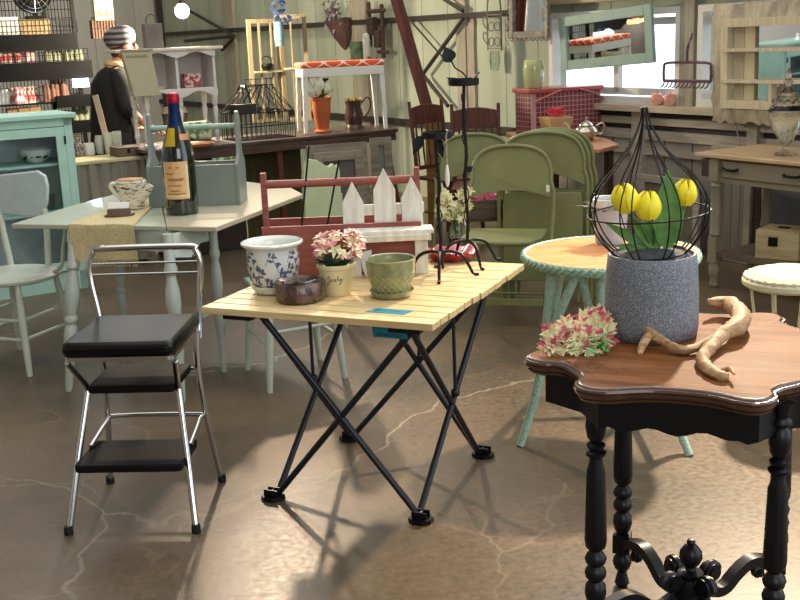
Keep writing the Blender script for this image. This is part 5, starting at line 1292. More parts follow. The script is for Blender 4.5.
# white vanity bench with orange seat
f0, f1 = A(306, 133.5, ZC), A(386, 128.5, ZC); bc = (f0+f1)/2; bl = (f1-f0).length
vb = thing('vanity_bench', 'white bench with an orange patterned seat standing on the long dark counter', 'bench', bc, math.atan2((f1-f0).y, (f1-f0).x))
bc.z = ZC+.001; vb.location = bc
hs_ = ZA(f0, 68)-ZC; bd = .27
for x in (-bl/2, bl/2):
    for y in (0, bd):
        sx = 1 if x > 0 else -1; sy = -1 if y == 0 else 1
        g = G(); g.prism([(x-.013, y-.013), (x+.013, y-.013), (x+.013, y+.013), (x-.013, y+.013)], 0, hs_-.02, [(x-sx*.02-.02, y-sy*.01-.02), (x-sx*.02+.02, y-sy*.01-.02), (x-sx*.02+.02, y-sy*.01+.02), (x-sx*.02-.02, y-sy*.01+.02)]); part('leg', g, WHITE, vb)
bt2 = bl-.0; g = G(); g.box((0, -.005, hs_-.04), (bt2, .02, .065)); g.box((0, bd+.005, hs_-.04), (bt2, .02, .065)); g.box((-bt2/2+.01, bd/2, hs_-.04), (.02, bd, .065)); g.box((bt2/2-.01, bd/2, hs_-.04), (.02, bd, .065)); part('apron', g, WHITE, vb, bev=.003)
def orangemat():
    mt, n, b = nt('orange_lattice_fabric'); N = n.nodes; L = n.links
    tc = N.new('ShaderNodeTexCoord'); sp = N.new('ShaderNodeSeparateXYZ'); L.new(tc.outputs['Object'], sp.inputs[0])
    def M2(op, x, y):
        q = N.new('ShaderNodeMath'); q.operation = op
        for i_, v_ in ((0, x), (1, y)):
            if isinstance(v_, (int, float)): q.inputs[i_].default_value = v_
            elif v_ is not None: L.new(v_, q.inputs[i_])
        return q.outputs[0]
    tri = M2('ABSOLUTE', M2('SUBTRACT', M2('FRACT', M2('DIVIDE', sp.outputs[0], .15), None), .5), None)
    yz = M2('DIVIDE', M2('SUBTRACT', sp.outputs[1], sp.outputs[2]), .07)
    mx_ = N.new('ShaderNodeMath'); mx_.operation = 'LESS_THAN'; mx_.inputs[1].default_value = .16; L.new(M2('FRACT', M2('ADD', yz, M2('MULTIPLY', tri, 1.3)), None), mx_.inputs[0])
    m = N.new('ShaderNodeMix'); m.data_type = 'RGBA'; m.inputs['A'].default_value = (*lin((226, 92, 48)), 1); m.inputs['B'].default_value = (*lin((240, 222, 206)), 1); L.new(mx_.outputs[0], m.inputs[0]); L.new(m.outputs['Result'], b.inputs['Base Color']); b.inputs['Roughness'].default_value = .8; return mt
g = G(); g.box((0, bd/2, hs_+.012), (bt2+.02, bd+.03, .05)); part('seat_cushion', g, orangemat(), vb, bev=.018)
# terracotta pot with white tulips
tpz = onC(329, 132.5, .10); tp2 = thing('terracotta_pot', 'tall terracotta pot with white flowers under the white bench', 'flower pot', tpz)
kk = KP(tpz); H_ = 34*kk
g = G(); g.lathe([(0, 0), (8*kk, 0), (9*kk, .006), (6*kk, .02), (6.2*kk, .03), (8.6*kk, H_*.5), (9.6*kk, H_*.94), (10.4*kk, H_*.94), (10.6*kk, H_), (9.4*kk, H_), (8.8*kk, H_*.9), (0, H_*.85)], 32); part('pot', g, mat('terracotta', (192, 104, 62), .6, rgb2=(168, 84, 50), vs=10), tp2)
g = G()
for i in range(14):
    a = i*.7; g.leaf((0, 0, H_*.9), (math.cos(a), math.sin(a)*.6, 1.4), .13, .03, .4)
part('leaves', g, LEAFG, tp2)
wf = mat('cream_white_petal', (242, 240, 222), .5, var=.03)
for i, (dx, dz, s_) in enumerate(((-.1, .06, .055), (-.05, .10, .06), (.0, .07, .05), (-.07, .03, .05), (.055, .05, .035), (-.02, .04, .05))):
    g = G()
    for k in range(6): a = k*PI/3+i; g.leaf((dx, -.05, H_+dz-s_*.6), (math.cos(a)*.6, math.sin(a)*.6, 1), s_*2.1, s_*1.5, -.35, (0, 0, 1), 5, .3)
    part('tulip_flower', g, wf, tp2, smooth=60)
g = G(); g.tube([(.02, 0, H_*.9), (.03, 0, H_+.08), (.035, 0, H_+.12)], .003, 5); g.lathe([(0, H_+.11), (.03, H_+.13), (.032, H_+.14), (0, H_+.13)], 10, (.035, 0, 0)); part('dark_blossom', g, mat('purple_dark', (60, 36, 60), .6), tp2)
# brown pitcher
pz = onC(361, 129, .10); pt = thing('pitcher', 'brown glazed pitcher with a looped handle holding yellow flowers, right of the terracotta pot', 'pitcher', pz); kk = KP(pz); H_ = 27*kk
BRP = mat('dark_brown_glaze', (84, 54, 44), .3, rgb2=(48, 32, 30), vs=16, coat=.4)
g = G(); g.lathe([(0, 0), (10*kk, 0), (10*kk, .006), (8*kk, .03), (9*kk, H_*.25), (9.4*kk, H_*.5), (7.6*kk, H_*.78), (9*kk, H_), (8.2*kk, H_), (7*kk, H_*.78), (0, H_*.7)], 28); part('body', g, BRP, pt)
g = G(); g.tube([(8*kk, 0, H_*.9), (14*kk, 0, H_*1.12), (17*kk, 0, H_*.9), (15*kk, 0, H_*.6), (9*kk, 0, H_*.35)], .006, 8, smooth=4); part('handle', g, BRP, pt)
g = G(); rnd = random.Random(6)
for i in range(26):
    a = rnd.uniform(0, 6.3); g.leaf((.02*math.cos(a), .02*math.sin(a), H_*.85), (math.cos(a)*.7, math.sin(a)*.7, 1.3), rnd.uniform(.05, .09), .022, .3)
part('yellow_flowers', g, mat('yellow_petals', (222, 190, 60), .6, var=.15), pt)
# black wire cage basket
wz = onC(266, 139, .12); wk = thing('wire_cage', 'large black wire cage basket with a domed lattice top on the counter', 'cage', wz, YB); kk = KP(wz)
W2, D2, H2 = 31*kk, .14, 26*kk
g = G()
for z in (.0, H2*.5, H2): g.tube([(-W2, -D2, z), (W2, -D2, z), (W2, D2, z), (-W2, D2, z)], .0045, 5, True)
for i in range(13):
    x = -W2+2*W2*i/12
    for y in (-D2, D2): g.rod((x, y, 0), (x, y, H2), .0032, n=5)
for i in range(8):
    y = -D2+2*D2*i/7
    for x in (-W2, W2): g.rod((x, y, 0), (x, y, H2), .003, n=5)
    g.rod((-W2, y, .003), (W2, y, .003), .003, n=5)
part('wire_base', g, IRON, wk)
g = G(); zt2 = H2+26*kk
for i in range(8):
    for s_ in (-1, 1):
        x0 = -W2+2*W2*i/7; x1 = max(-W2*.45, min(W2*.45, x0*.5+s_*W2*.3))
        for y in (-1, 1): g.rod((x0, y*D2, H2), (x1, y*D2*.4, zt2), .0032, n=5)
g.tube([(-W2*.5, -D2*.4, zt2), (W2*.5, -D2*.4, zt2), (W2*.5, D2*.4, zt2), (-W2*.5, D2*.4, zt2)], .005, 5, True)
for i in range(6): x = -W2*.45+W2*.9*i/5; g.rod((x, -D2*.4, zt2), (x, -D2*.4, zt2+7*kk), .003, n=5)
g.tube([(-W2*.5, -D2*.4, zt2+6*kk), (W2*.5, -D2*.4, zt2+6*kk)], .003, 5)
part('lattice_top', g, IRON, wk)
g = G(); g.box((-W2*.75, -D2, H2+5*kk), (22*kk, .1, 9*kk)); part('side_tray', g, mat('dark_metal_tray', (44, 40, 38), .6, var=.2), wk)
price_tag(wz+Vector((W2*.85, .02, H2*.95)), YB, 'white tag hanging on the right side of the black wire cage', .05, .02, .02)
# two old window frames standing behind the cage
def old_frame(px, py, w_, h_, label, yaw, cols=3, rows=2):
    p = onC(px, py, .36); t = thing('window_frame', label, 'window frame', p, yaw); fm = wood('honey_old_wood', (158, 142, 108), (126, 112, 84), 2, .6)
    part('frame', rect_frame(G(), w_, h_, .035, .025, 0, 0), fm, t)
    g = G()
    for i in range(1, cols): g.box((-w_/2+w_*i/cols, 0, h_/2), (.014, .02, h_-.07))
    part('muntins', g, fm, t); g = G()
    for j in range(1, rows): g.box((0, -.01, h_*j/rows), (w_-.07, .06, .016))
    part('shelf', g, wood('pale_honey', (186, 172, 134), (160, 142, 106), 0, .6), t); return t, p
kf = KP(onC(270, 125, .36)); hA = ZA(onC(270, 125, .36), 20)-ZC
wf1, pA = old_frame(289, 125, 34*kf/.9, hA, 'old honey-coloured window frame with a small shelf, left of the pair behind the wire cage', YB)
wf2, pB = old_frame(315, 123, 28*kf/.9, hA+.03, 'old narrow olive-brown window frame, right of the pair behind the wire cage', YB-.5, 2, 2)
p = pA+Vector((.0, -.02, hA*.5+.009)); g = G(); g.lathe([(0, 0), (.035, 0), (.05, .04), (.04, .06), (0, .05)], 16); sb = thing('small_basket', 'small dark basket with a hoop handle on the shelf of the old window frame', 'basket', p); part('bowl', g, IRON, sb)
g = G(); g.tube([(-.045, 0, .05), (-.035, 0, .1), (0, 0, .12), (.035, 0, .1), (.045, 0, .05)], .005, 6, smooth=3); part('handle', g, IRON, sb)
p = AY(279, 34, pA.y-.10); bv = thing('flower_vase', 'blue flowers in a pale blue glass hanging in front of the old window frames', 'vase', p)
g = G(); g.lathe([(0, -.1), (.035, -.1), (.045, -.02), (.04, .1), (.036, .1), (.03, -.08), (0, -.08)], 16); part('vase_body', g, mat('pale_blue_glass', (140, 178, 190), .2, var=.2, vs=40), bv)
g = G(); rnd = random.Random(9)
for i in range(60): z = rnd.uniform(.08, .5); g.leaf((rnd.uniform(-.05, .07)+z*.12, rnd.uniform(-.04, .04), z), (rnd.uniform(-1, 1), -.4, rnd.uniform(-.3, 1)), .07, .045, .3)
part('blue_flowers', g, mat('slate_blue_petal', (84, 112, 160), .6, rgb2=(44, 58, 96), vs=30), bv)
# white cabinet with scalloped rails on turned legs
wr = A(221, 140, ZC); kk = KP(wr); W3 = 68*kk/.87
ws_ = thing('open_cabinet', 'white painted open cabinet with scalloped rails on turned legs, upper left', 'cabinet', wr, YB)
WC = mat('chalk_white', (214, 208, 204), .5, var=.05)
zT = ZA(wr, 46)-ZC; zM = ZA(wr, 88)-ZC
D3 = .24
g = G(); g.box((-W3/2-.05, D3/2, zT-.01), (W3+.22, D3+.05, .02)); part('top_board', g, mat('cream_top', (226, 216, 196), .5), ws_, bev=.003)
g = G(); g.box((-W3/2, D3/2, zM), (W3, D3, .02)); g.box((-W3/2, D3-.008, (zT+zM)/2), (W3, .012, zT-zM)); g.box((-W3+.01, D3/2, (zT+zM)/2), (.02, D3, zT-zM)); g.box((-.01, D3/2, (zT+zM)/2), (.02, D3, zT-zM)); g.box((-W3*.5, D3/2, (zT+zM)/2), (.02, D3-.02, zT-zM)); part('case', g, WC, ws_)
for name_, zt3, hh in (('top_valance', zT-.02, .05), ('lower_valance', zM+.005, .06)):
    g = G(); pts = [(-W3, zt3)]; N_ = 40; low = []
    for i in range(N_+1):
        u = i/N_; low.append((-W3*u, zt3-hh*(.62+.38*math.cos(u*4*PI)*(1 if abs(u-.5) > .02 else 1.2))))
    g.plate([(0, zt3)]+low+[(-W3, zt3)], -.012, .004); part(name_, g, WC, ws_)
for x in (-.02, -W3*.5, -W3+.02):
    for y in (.01, D3-.02):
        if x == -W3*.5 and y > .1: continue
        g = G(); g.lathe([(0, 0), (.012, 0), (.014, .04), (.02, .06), (.015, .075), (.013, zM*.4), (.02, zM*.62), (.013, zM*.66), (.022, zM*.72), (.022, zM-.01), (0, zM-.01)], 16, (x, y, 0)); part('leg', g, WC, ws_)
M3 = BM(wr)
one('gift_box', G().box((0, 0, .05), (.13, .08, .1)), mat('red_floral_box', (150, 70, 74), .5, rgb2=(214, 190, 180), vs=30, sharp=True), 'small red floral box inside the white scalloped cabinet', 'box', M3 @ Vector((-W3*.27, .1, zM+.011)), YB, bev=.006)
one('cream_dish', G().lathe([(0, 0), (.05, 0), (.07, .02), (.066, .022), (0, .01)], 20), mat('cream_dish', (232, 210, 170), .4), 'shallow cream dish in the left bay of the white scalloped cabinet', 'dish', M3 @ Vector((-W3*.75, .1, zM+.011)), YB)
tbg = thing('shopping_bag', 'grey-brown paper bag with handles on top of the white scalloped cabinet', 'bag', M3 @ Vector((-W3*.72, .1, zT+.001)), YB)
part('bag_body', G().box((0, 0, .085), (.13, .07, .17)), mat('grey_bag', (120, 110, 104), .7, var=.1), tbg, bev=.004)
g = G(); g.tube([(-.04, 0, .17), (-.035, 0, .21), (0, 0, .235), (.035, 0, .21), (.04, 0, .17)], .004, 6, smooth=3); part('handle', g, mat('grey_bag_handle', (100, 90, 84), .7), tbg)
# beige tapered shade on a turned post
lpz = A(151, 147, ZC); kk = KP(lpz); lp2 = thing('table_lamp', 'lamp with a beige square tapered shade on a white turned post, beside the woman', 'lamp', lpz, math.radians(20))
zS0 = ZA(lpz, 96)-ZC; zS1 = ZA(lpz, 51)-ZC
g = G(); g.lathe([(0, 0), (.05, 0), (.05, .012), (.016, .025), (.014, .06), (.022, .09), (.013, .12), (.012, zS0*.7), (.022, zS0*.8), (.014, zS0*.85), (.024, zS0*.97), (.012, zS0+.03), (0, zS0+.03)], 20); part('turned_post', g, WORN, lp2)
g = G(); a_, b_ = 12.5*kk, 14*kk; q = Vector((-.02, 0, 0))
g.prism([(-a_, -a_*.7), (a_, -a_*.7), (a_, a_*.7), (-a_, a_*.7)], zS0, zS1, [(-b_-.05, -b_*.7), (b_-.05, -b_*.7), (b_-.05, b_*.7), (-b_-.05, b_*.7)]); SHD = mat('beige_panel', (186, 176, 146), .7, var=.04); sd_ = part('lamp_shade', g, SHD, lp2, bev=.004)
g = G(); g.box((-.05, -b_*.72, zS1-.03), (b_*1.4, .006, .012)); g.box((-.04, 0, zS1+.006), (b_*2.1, b_*1.5, .012)); part('shade_trim', g, mat('beige_trim', (160, 150, 124), .7), sd_)
# bare bulb with glow
bpz = AY(182, 11, 8.9); bb2 = thing('bare_bulb', 'glowing bare light bulb hanging at the upper left', 'light bulb', bpz)
g = G(); g.ball((0, 0, 0), .058); part('bulb_glass', g, mat('lit_bulb', (255, 240, 200), .3, var=0, emit=(255, 226, 170), es=30), bb2)
g = G(); g.rod((0, 0, .05), (0, 0, .12), .018); g.rod((0, 0, .12), (0, 0, .9), .004); part('socket_cord', g, RUBBER, bb2)
l = bpy.data.lights.new('bulb_light', 'POINT'); l.energy = 200; l.color = (1, .84, .6); l.shadow_soft_size = .06; o = bpy.data.objects.new('bulb_light', l); COL.objects.link(o); o.location = bpz+Vector((.0, .0, -.1))
l = bpy.data.lights.new('far_wall_fill', 'POINT'); l.energy = 150; l.color = (1, .86, .66); l.shadow_soft_size = .15; o = bpy.data.objects.new('far_wall_fill', l); COL.objects.link(o); o.location = (-1.6, 11.4, 4.0)  # unseen warm fill added to brighten the far wall
# cloth bags, plant and frames on and under the counter
PR = mat('green_floral_print', (196, 204, 170), .8, rgb2=(96, 124, 76), vs=18, sharp=True)
p = onC(213, 143, .3); one('floral_cushion', G().box((0, 0, .07), (.22, .1, .14)), PR, 'pale green floral cushion behind the grey-blue tool box', 'cushion', p, YB, bev=.03)
p = onC(201, 147, .1); one('wooden_plate', G().lathe([(0, 0), (.11, 0), (.13, .02), (.125, .022), (0, .008)], 28), mat('orange_wood', (206, 140, 90), .5, var=.08), 'shallow orange wooden plate on the counter behind the tool box', 'plate', p)
p = onC(193, 128, .42); one('lidded_basket', G().lathe([(0, 0), (.1, 0), (.11, .1), (.12, .11), (.09, .16), (0, .18)], 24), mat('dark_wicker', (84, 74, 54), .8, var=.3, vs=60, bump=.5, bs=120), 'dark olive lidded basket under the white scalloped cabinet', 'basket', p)
def under(name, lab, cat, px, py, z, w_, h_, mt, off=0, tilt=0, yaw=YB, t_=.02):
    p = A(px, py, z); g = G(); g.box((0, 0, h_/2), (w_, t_, h_)); return one(name, g, mt, lab, cat, p, yaw, rot=(tilt, 0, yaw))
u0 = MC @ Vector((0, .25, 0))
def underx(px): d = ray(px, 170); P = MC @ Vector((0, .25, 0)); t = (P-CAM).dot(E1)/d.dot(E1); return ((CAM+d*t)-P).dot(E2)
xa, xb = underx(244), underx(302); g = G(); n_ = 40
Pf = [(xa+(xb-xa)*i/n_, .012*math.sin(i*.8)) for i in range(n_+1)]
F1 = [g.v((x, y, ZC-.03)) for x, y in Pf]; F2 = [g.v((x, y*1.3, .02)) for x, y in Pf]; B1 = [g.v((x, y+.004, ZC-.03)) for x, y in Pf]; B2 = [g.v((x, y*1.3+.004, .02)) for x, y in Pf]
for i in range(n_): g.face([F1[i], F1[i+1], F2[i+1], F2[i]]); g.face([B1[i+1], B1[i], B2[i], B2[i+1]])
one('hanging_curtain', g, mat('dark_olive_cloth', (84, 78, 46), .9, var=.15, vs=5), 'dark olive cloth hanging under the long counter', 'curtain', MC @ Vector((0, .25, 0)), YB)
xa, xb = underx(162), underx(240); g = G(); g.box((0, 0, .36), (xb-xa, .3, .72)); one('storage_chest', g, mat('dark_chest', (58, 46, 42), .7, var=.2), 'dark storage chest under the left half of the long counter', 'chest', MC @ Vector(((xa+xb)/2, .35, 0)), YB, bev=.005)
g = G(); g.box((0, 0, .1), (.24, .02, .2)); p = A(214, 166, .62); one('floral_cloth', G().box((0, 0, 0), (.22, .012, .2)), PR, 'pale green floral cloth hanging below the counter behind the tool box', 'cloth', MC @ Vector((underx(214), -.0, ZC-.19)), YB, bev=.003)
FRM = wood('grey_taupe_frame', (132, 122, 104), (100, 92, 78), 0, .6)
def pframe(px0, px1, ytop, Y, label, panel, tilt=-.12, h_=.62, yaw=YB*.6):
    a, b = AY(px0, ytop, Y), AY(px1, ytop, Y); w_ = (b-a).length/math.cos(yaw); c = (a+b)/2; t = thing('picture_frame', label, 'picture frame', (c.x, c.y, 0), yaw); t.rotation_euler = (tilt, 0, yaw)
    hh = c.z/math.cos(tilt)
    part('frame', rect_frame(G(), w_, hh, .055, .025), FRM, t, bev=.003); g = G(); g.box((0, .006, hh/2), (w_-.1, .006, hh-.1)); part('panel', g, panel, t); return t
pframe(311, 371, 145, 6.75, 'large grey-taupe framed panel leaning below the counter beyond the red tote', mat('taupe_panel', (112, 104, 94), .6, var=.1))
pframe(318, 367, 153, 6.5, 'smaller dark-panelled frame leaning in front of the large grey-taupe one', mat('dark_taupe_panel', (82, 74, 70), .6, var=.1))
pframe(372, 393, 138, 7.3, 'narrow grey-green panel leaning beside the right leg of the long counter', mat('grey_green_panel', (112, 122, 108), .6, var=.1), -.06)
# ---- brown spindle-back chairs
def spindle_chair(label, loc, yaw, H_=1.0, w_=.2, group=None):
    t = thing('spindle_chair', label, 'chair', loc, yaw, group)
    g = G(); g.prism([(-w_, -.2), (w_, -.2), (w_*.9, .2), (-w_*.9, .2)], .435, .46); part('seat', g, BRWOOD, t, bev=.008)
    for sx in (-1, 1):
        g = G(); g.tube([(sx*w_*.9, .2, .0), (sx*w_*.9, .19, .46), (sx*w_*.95, .25, H_+.03)], [.014, .017, .013], 10, smooth=3); part('back_post', g, BRWOOD, t)
        g = G(); g.tube([(sx*w_*.9, -.17, .44), (sx*w_*.95, -.18, .2), (sx*w_, -.19, 0)], [.016, .018, .012], 10, smooth=3); part('front_leg', g, BRWOOD, t)
        g = G(); g.rod((sx*w_*.9, -.18, .2), (sx*w_*.9, .2, .2), .009); part('stretcher', g, BRWOOD, t)
    g = G(); g.rod((-w_*.92, -.18, .28), (w_*.92, -.18, .28), .009); part('stretcher', g, BRWOOD, t)
    g = G(); N_ = 12; pts = [(-w_*.95+1.9*w_*i/N_, H_-.02+.025*math.sin(PI*i/N_)) for i in range(N_+1)]; g.plate([(w_*.95, H_-.14), ]+pts[::-1]+[(-w_*.95, H_-.14)], .23, .25); part('crest_board', g, BRWOOD, t, bev=.003)
    g = G(); g.box((0, .205, .52), (w_*1.8, .02, .03)); part('lower_rail', g, BRWOOD, t)
    for i in range(5):
        x = -w_*.66+1.32*w_*i/4; g = G(); g.tube([(x, .205, .53), (x, .225, .7), (x, .238, H_-.13)], [.006, .009, .006], 8, smooth=3); part('spindle', g, BRWOOD, t)
    return t
p = AY(446, 106, 8.35); zc_ = ZA((p.x, p.y), 104); spindle_chair('red-brown wooden chair behind the candle stands, its back seen at an angle', (p.x, p.y-.15, 0), math.radians(38), zc_, .165)
p = AY(473, 108, 7.9); zc_ = ZA((p.x, p.y), 107); spindle_chair('red-brown spindle-back chair behind the green folding chairs', (p.x, p.y-.2, 0), math.radians(-4), zc_-.01, .175)
p = AY(432, 121, 8.6); one('wooden_board', G().box((0, 0, 0), (.11, .02, .9)), mat('ochre_wood', (160, 124, 60), .6, var=.15), 'ochre wooden board standing behind the angled brown chair', 'board', (p.x, p.y, .45), .2)
# ================================================================ BACKGROUND, RIGHT
def onwall(name, label, cat, px, py, off): return thing(name, label, cat, OW(px, py, off), YW)
# wooden side table with plaid hamper
TT = .75; a = A(618, 143, TT); d0 = A(502, 138, TT)
tw = thing('side_table', 'honey wood table under the window carrying the plaid picnic basket', 'table', (0, 0, 0), 0)
P = [A(506, 132, TT), A(540, 149, TT), A(600, 149, TT), A(619, 144, TT), A(606, 138, TT), A(552, 129, TT)]
c = sum(P, Vector())/6; c.z = 0; tw.location = c; tw.rotation_euler = (0, 0, YW); RW = Matrix.Rotation(-YW, 3, 'Z')
g = G(); g.prism([((RW @ (p-c)).x, (RW @ (p-c)).y) for p in P], TT-.028, TT); part('tabletop', g, wood('honey_top', (206, 150, 104), (170, 116, 74), 0, .4), tw, bev=.006)
for i in (0, 1, 3, 5):
    q = (RW @ (P[i]-c))*.8; g = G(); g.box((q.x, q.y, (TT-.03)/2), (.04, .04, TT-.03)); part('leg', g, DKWOOD, tw)
def onTT(px, py, back=0): p = A(px, py, TT)-E1*back; p.z = TT+.0008; return p
# plaid basket
def plaid():
    mt, n, b = nt('red_plaid_weave'); N = n.nodes; L = n.links; tc = N.new('ShaderNodeTexCoord'); sp = N.new('ShaderNodeSeparateXYZ'); L.new(tc.outputs['Object'], sp.inputs[0]); o_ = []
    ad = N.new('ShaderNodeMath'); ad.operation = 'ADD'; L.new(sp.outputs[0], ad.inputs[0]); L.new(sp.outputs[1], ad.inputs[1])
    for src in (ad.outputs[0], sp.outputs[2]):
        m1 = N.new('ShaderNodeMath'); m1.operation = 'DIVIDE'; m1.inputs[1].default_value = .034; L.new(src, m1.inputs[0]); f = N.new('ShaderNodeMath'); f.operation = 'FRACT'; L.new(m1.outputs[0], f.inputs[0]); l_ = N.new('ShaderNodeMath'); l_.operation = 'LESS_THAN'; l_.inputs[1].default_value = .16; L.new(f.outputs[0], l_.inputs[0]); o_.append(l_)
    mx_ = N.new('ShaderNodeMath'); mx_.operation = 'MAXIMUM'; L.new(o_[0].outputs[0], mx_.inputs[0]); L.new(o_[1].outputs[0], mx_.inputs[1])
    no = N.new('ShaderNodeTexNoise'); no.inputs['Scale'].default_value = 9; L.new(tc.outputs['Object'], no.inputs['Vector']); r = N.new('ShaderNodeValToRGB'); r.color_ramp.elements[0].color = (*lin((92, 40, 50)), 1); r.color_ramp.elements[1].color = (*lin((136, 50, 54)), 1); L.new(no.outputs['Fac'], r.inputs[0])
    m = N.new('ShaderNodeMix'); m.data_type = 'RGBA'; m.inputs['B'].default_value = (*lin((176, 140, 142)), 1); L.new(r.outputs[0], m.inputs['A']); L.new(mx_.outputs[0], m.inputs[0]); L.new(m.outputs['Result'], b.inputs['Base Color']); b.inputs['Roughness'].default_value = .5; return mt
bk0 = onTT(567, 134, 0); kk = KP(bk0); zt = ZA(bk0, 87)-TT; W_ = 80*kk/.92
pk_ = thing('picnic_basket', 'red plaid woven picnic basket with bent wooden handles under the window', 'basket', bk0-E1*.10, YB*.75)
g = G(); rbox(g, -W_/2*.94, W_/2*.94, -.14, .14, 0, zt-.03, .05); part('body', g, plaid(), pk_)
REDL = mat('red_lid', (166, 74, 70), .35, var=.08, coat=.3)
g = G(); rbox(g, -W_/2, W_/2, -.155, .155, zt-.03, zt, .05); part('lid', g, REDL, pk_, bev=.006)
for s_ in (-1, 1):
    g = G(); g.tube([(s_*W_*.46, -.15, zt-.09), (s_*W_*.30, -.17, zt-.05), (s_*W_*.12, -.165, zt-.015)], .012, 8, smooth=3, flat=.6); part('handle', g, mat('pinkish_wood', (190, 112, 92), .4), pk_)
jz = ZA(bk0, 88); jp = bk0-E1*.06-E2*(W_*.14*1); jp = Matrix.Translation(pk_.location) @ Matrix.Rotation(YB*.75, 4, 'Z') @ Vector((-W_*.32, .0, zt+.0008))
hj = 28*KP(jp); g = G(); g.lathe([(0, 0), (.06, 0), (.068, .01), (.074, hj*.35), (.076, hj*.7), (.07, hj*.95), (.062, hj), (.058, hj), (.064, hj*.9), (.066, hj*.3), (0, .02)], 32)
one('ginger_jar', g, mat('pale_green_glaze_jar', (190, 194, 150), .15, rgb2=(164, 170, 122), vs=10, coat=.6), 'pale green glazed jar on the lid of the plaid picnic basket', 'jar', jp)
wp = onTT(556, 138, -.0); kk = KP(wp); wpt = thing('wooden_planter', 'small tapered wooden planter with pink ruffled flowers before the plaid basket', 'planter', wp-E1*.0, YB*.6)
h_ = 21*kk; a_ = 9.5*kk; b_ = 13*kk
g = G(); g.prism([(-a_, -a_), (a_, -a_), (a_, a_), (-a_, a_)], 0, h_, [(-b_, -b_), (b_, -b_), (b_, b_), (-b_, b_)]); part('box', g, mat('kraft_wood', (190, 158, 112), .6, var=.06), wpt, bev=.003)
g = G(); rnd = random.Random(12)
for i in range(70):
    a = rnd.uniform(0, 6.3); r = rnd.uniform(0, 8.5*kk); g.leaf((r*math.cos(a), r*math.sin(a), h_+rnd.uniform(.0, .035)), (math.cos(a)*.5, math.sin(a)*.5-.3, 1), rnd.uniform(.03, .05), .03, .3, cup=.5)
part('pink_flowers', g, mat('coral_petal', (240, 116, 128), .5, rgb2=(222, 70, 92), vs=40), wpt)
# silver teapot
sp2 = onTT(588, 141, .02); kk = KP(sp2); stp = thing('silver_teapot', 'ornate silver teapot with a domed lid on the honey wood table', 'teapot', sp2, .0)
R_ = 12.5*kk
g = G(); g.lathe([(0, 0), (R_*.7, 0), (R_*.75, .008), (R_*.5, .016), (R_*.9, .04), (R_, .065), (R_*.8, .09), (R_*.55, .1), (R_*.6, .105), (R_*.4, .125), (R_*.12, .135), (R_*.1, .145), (R_*.16, .155), (0, .165)], 28); part('body', g, SILVER, stp)
g = G(); g.tube([(-R_*.8, 0, .05), (-R_*1.3, 0, .07), (-R_*1.5, 0, .11), (-R_*1.75, 0, .125)], [.014, .01, .008, .007], 10, smooth=3); part('spout', g, SILVER, stp)
g = G(); g.tube([(R_*.8, 0, .1), (R_*1.3, 0, .115), (R_*1.5, 0, .08), (R_*1.2, 0, .045), (R_*.9, 0, .045)], .007, 8, smooth=4); part('handle', g, SILVER, stp)
# mirror hanging in front of the window
def frame_at(t, w_, h_, b_, mt, d=.03, z0=None, bev=.004, name='frame'): return part(name, rect_frame(G(), w_, h_, b_, d, 0, -h_/2), mt, t, bev=bev)
c = OW(605, 39, .16); kk = KP(c); zc0 = ZA(c, 12); zc1 = ZA(c, 68); w_ = (OW(652, 39, .16)-OW(560, 39, .16)).length
hm = thing('hanging_mirror', 'mirror in a pale blue-green frame hung in front of the left window', 'mirror', c, YW); hm.rotation_euler = (.034, math.radians(-3.5), YW)
BGF = mat('blue_green_frame', (140, 168, 158), .5, var=.06)
frame_at(hm, w_, zc0-zc1, .07, BGF); g = G(); g.box((0, .004, 0), (w_-.12, .008, zc0-zc1-.12)); part('mirror_pane', g, MIRROR, hm)
# ornate pewter mirror
c = OW(529, 10, .25); kk = KP(c); w_ = (OW(549, 10, .25)-OW(510, 10, .25)).length; zb0 = ZA(c, 38); h_ = .55
om = thing('ornate_mirror', 'ornate pewter-coloured framed mirror at the top centre beside the window', 'mirror', Vector((c.x, c.y, zb0+h_/2)), YW)
PEW = mat('pewter', (136, 130, 124), .5, .3, var=.3, vs=40, bump=.6, bs=80)
frame_at(om, w_, h_, .05, PEW); g = G(); g.box((0, .004, 0), (w_-.08, .008, h_-.08)); part('mirror_pane', g, MIRROR, om)
g = G(); n_ = 9
for i in range(n_):
    x = -w_/2+w_*(i+.5)/n_
    for z in (-h_/2, h_/2): g.ring((x, -.01, z-.002), .018, .005, 12, 5, tiltm=Matrix.Rotation(PI/2, 3, 'X'))
for i in range(14):
    z = -h_/2+h_*(i+.5)/14
    for x in (-w_/2, w_/2): g.ring((x, -.01, z), .018, .005, 12, 5, tiltm=Matrix.Rotation(PI/2, 3, 'X'))
part('scroll_border', g, PEW, om)
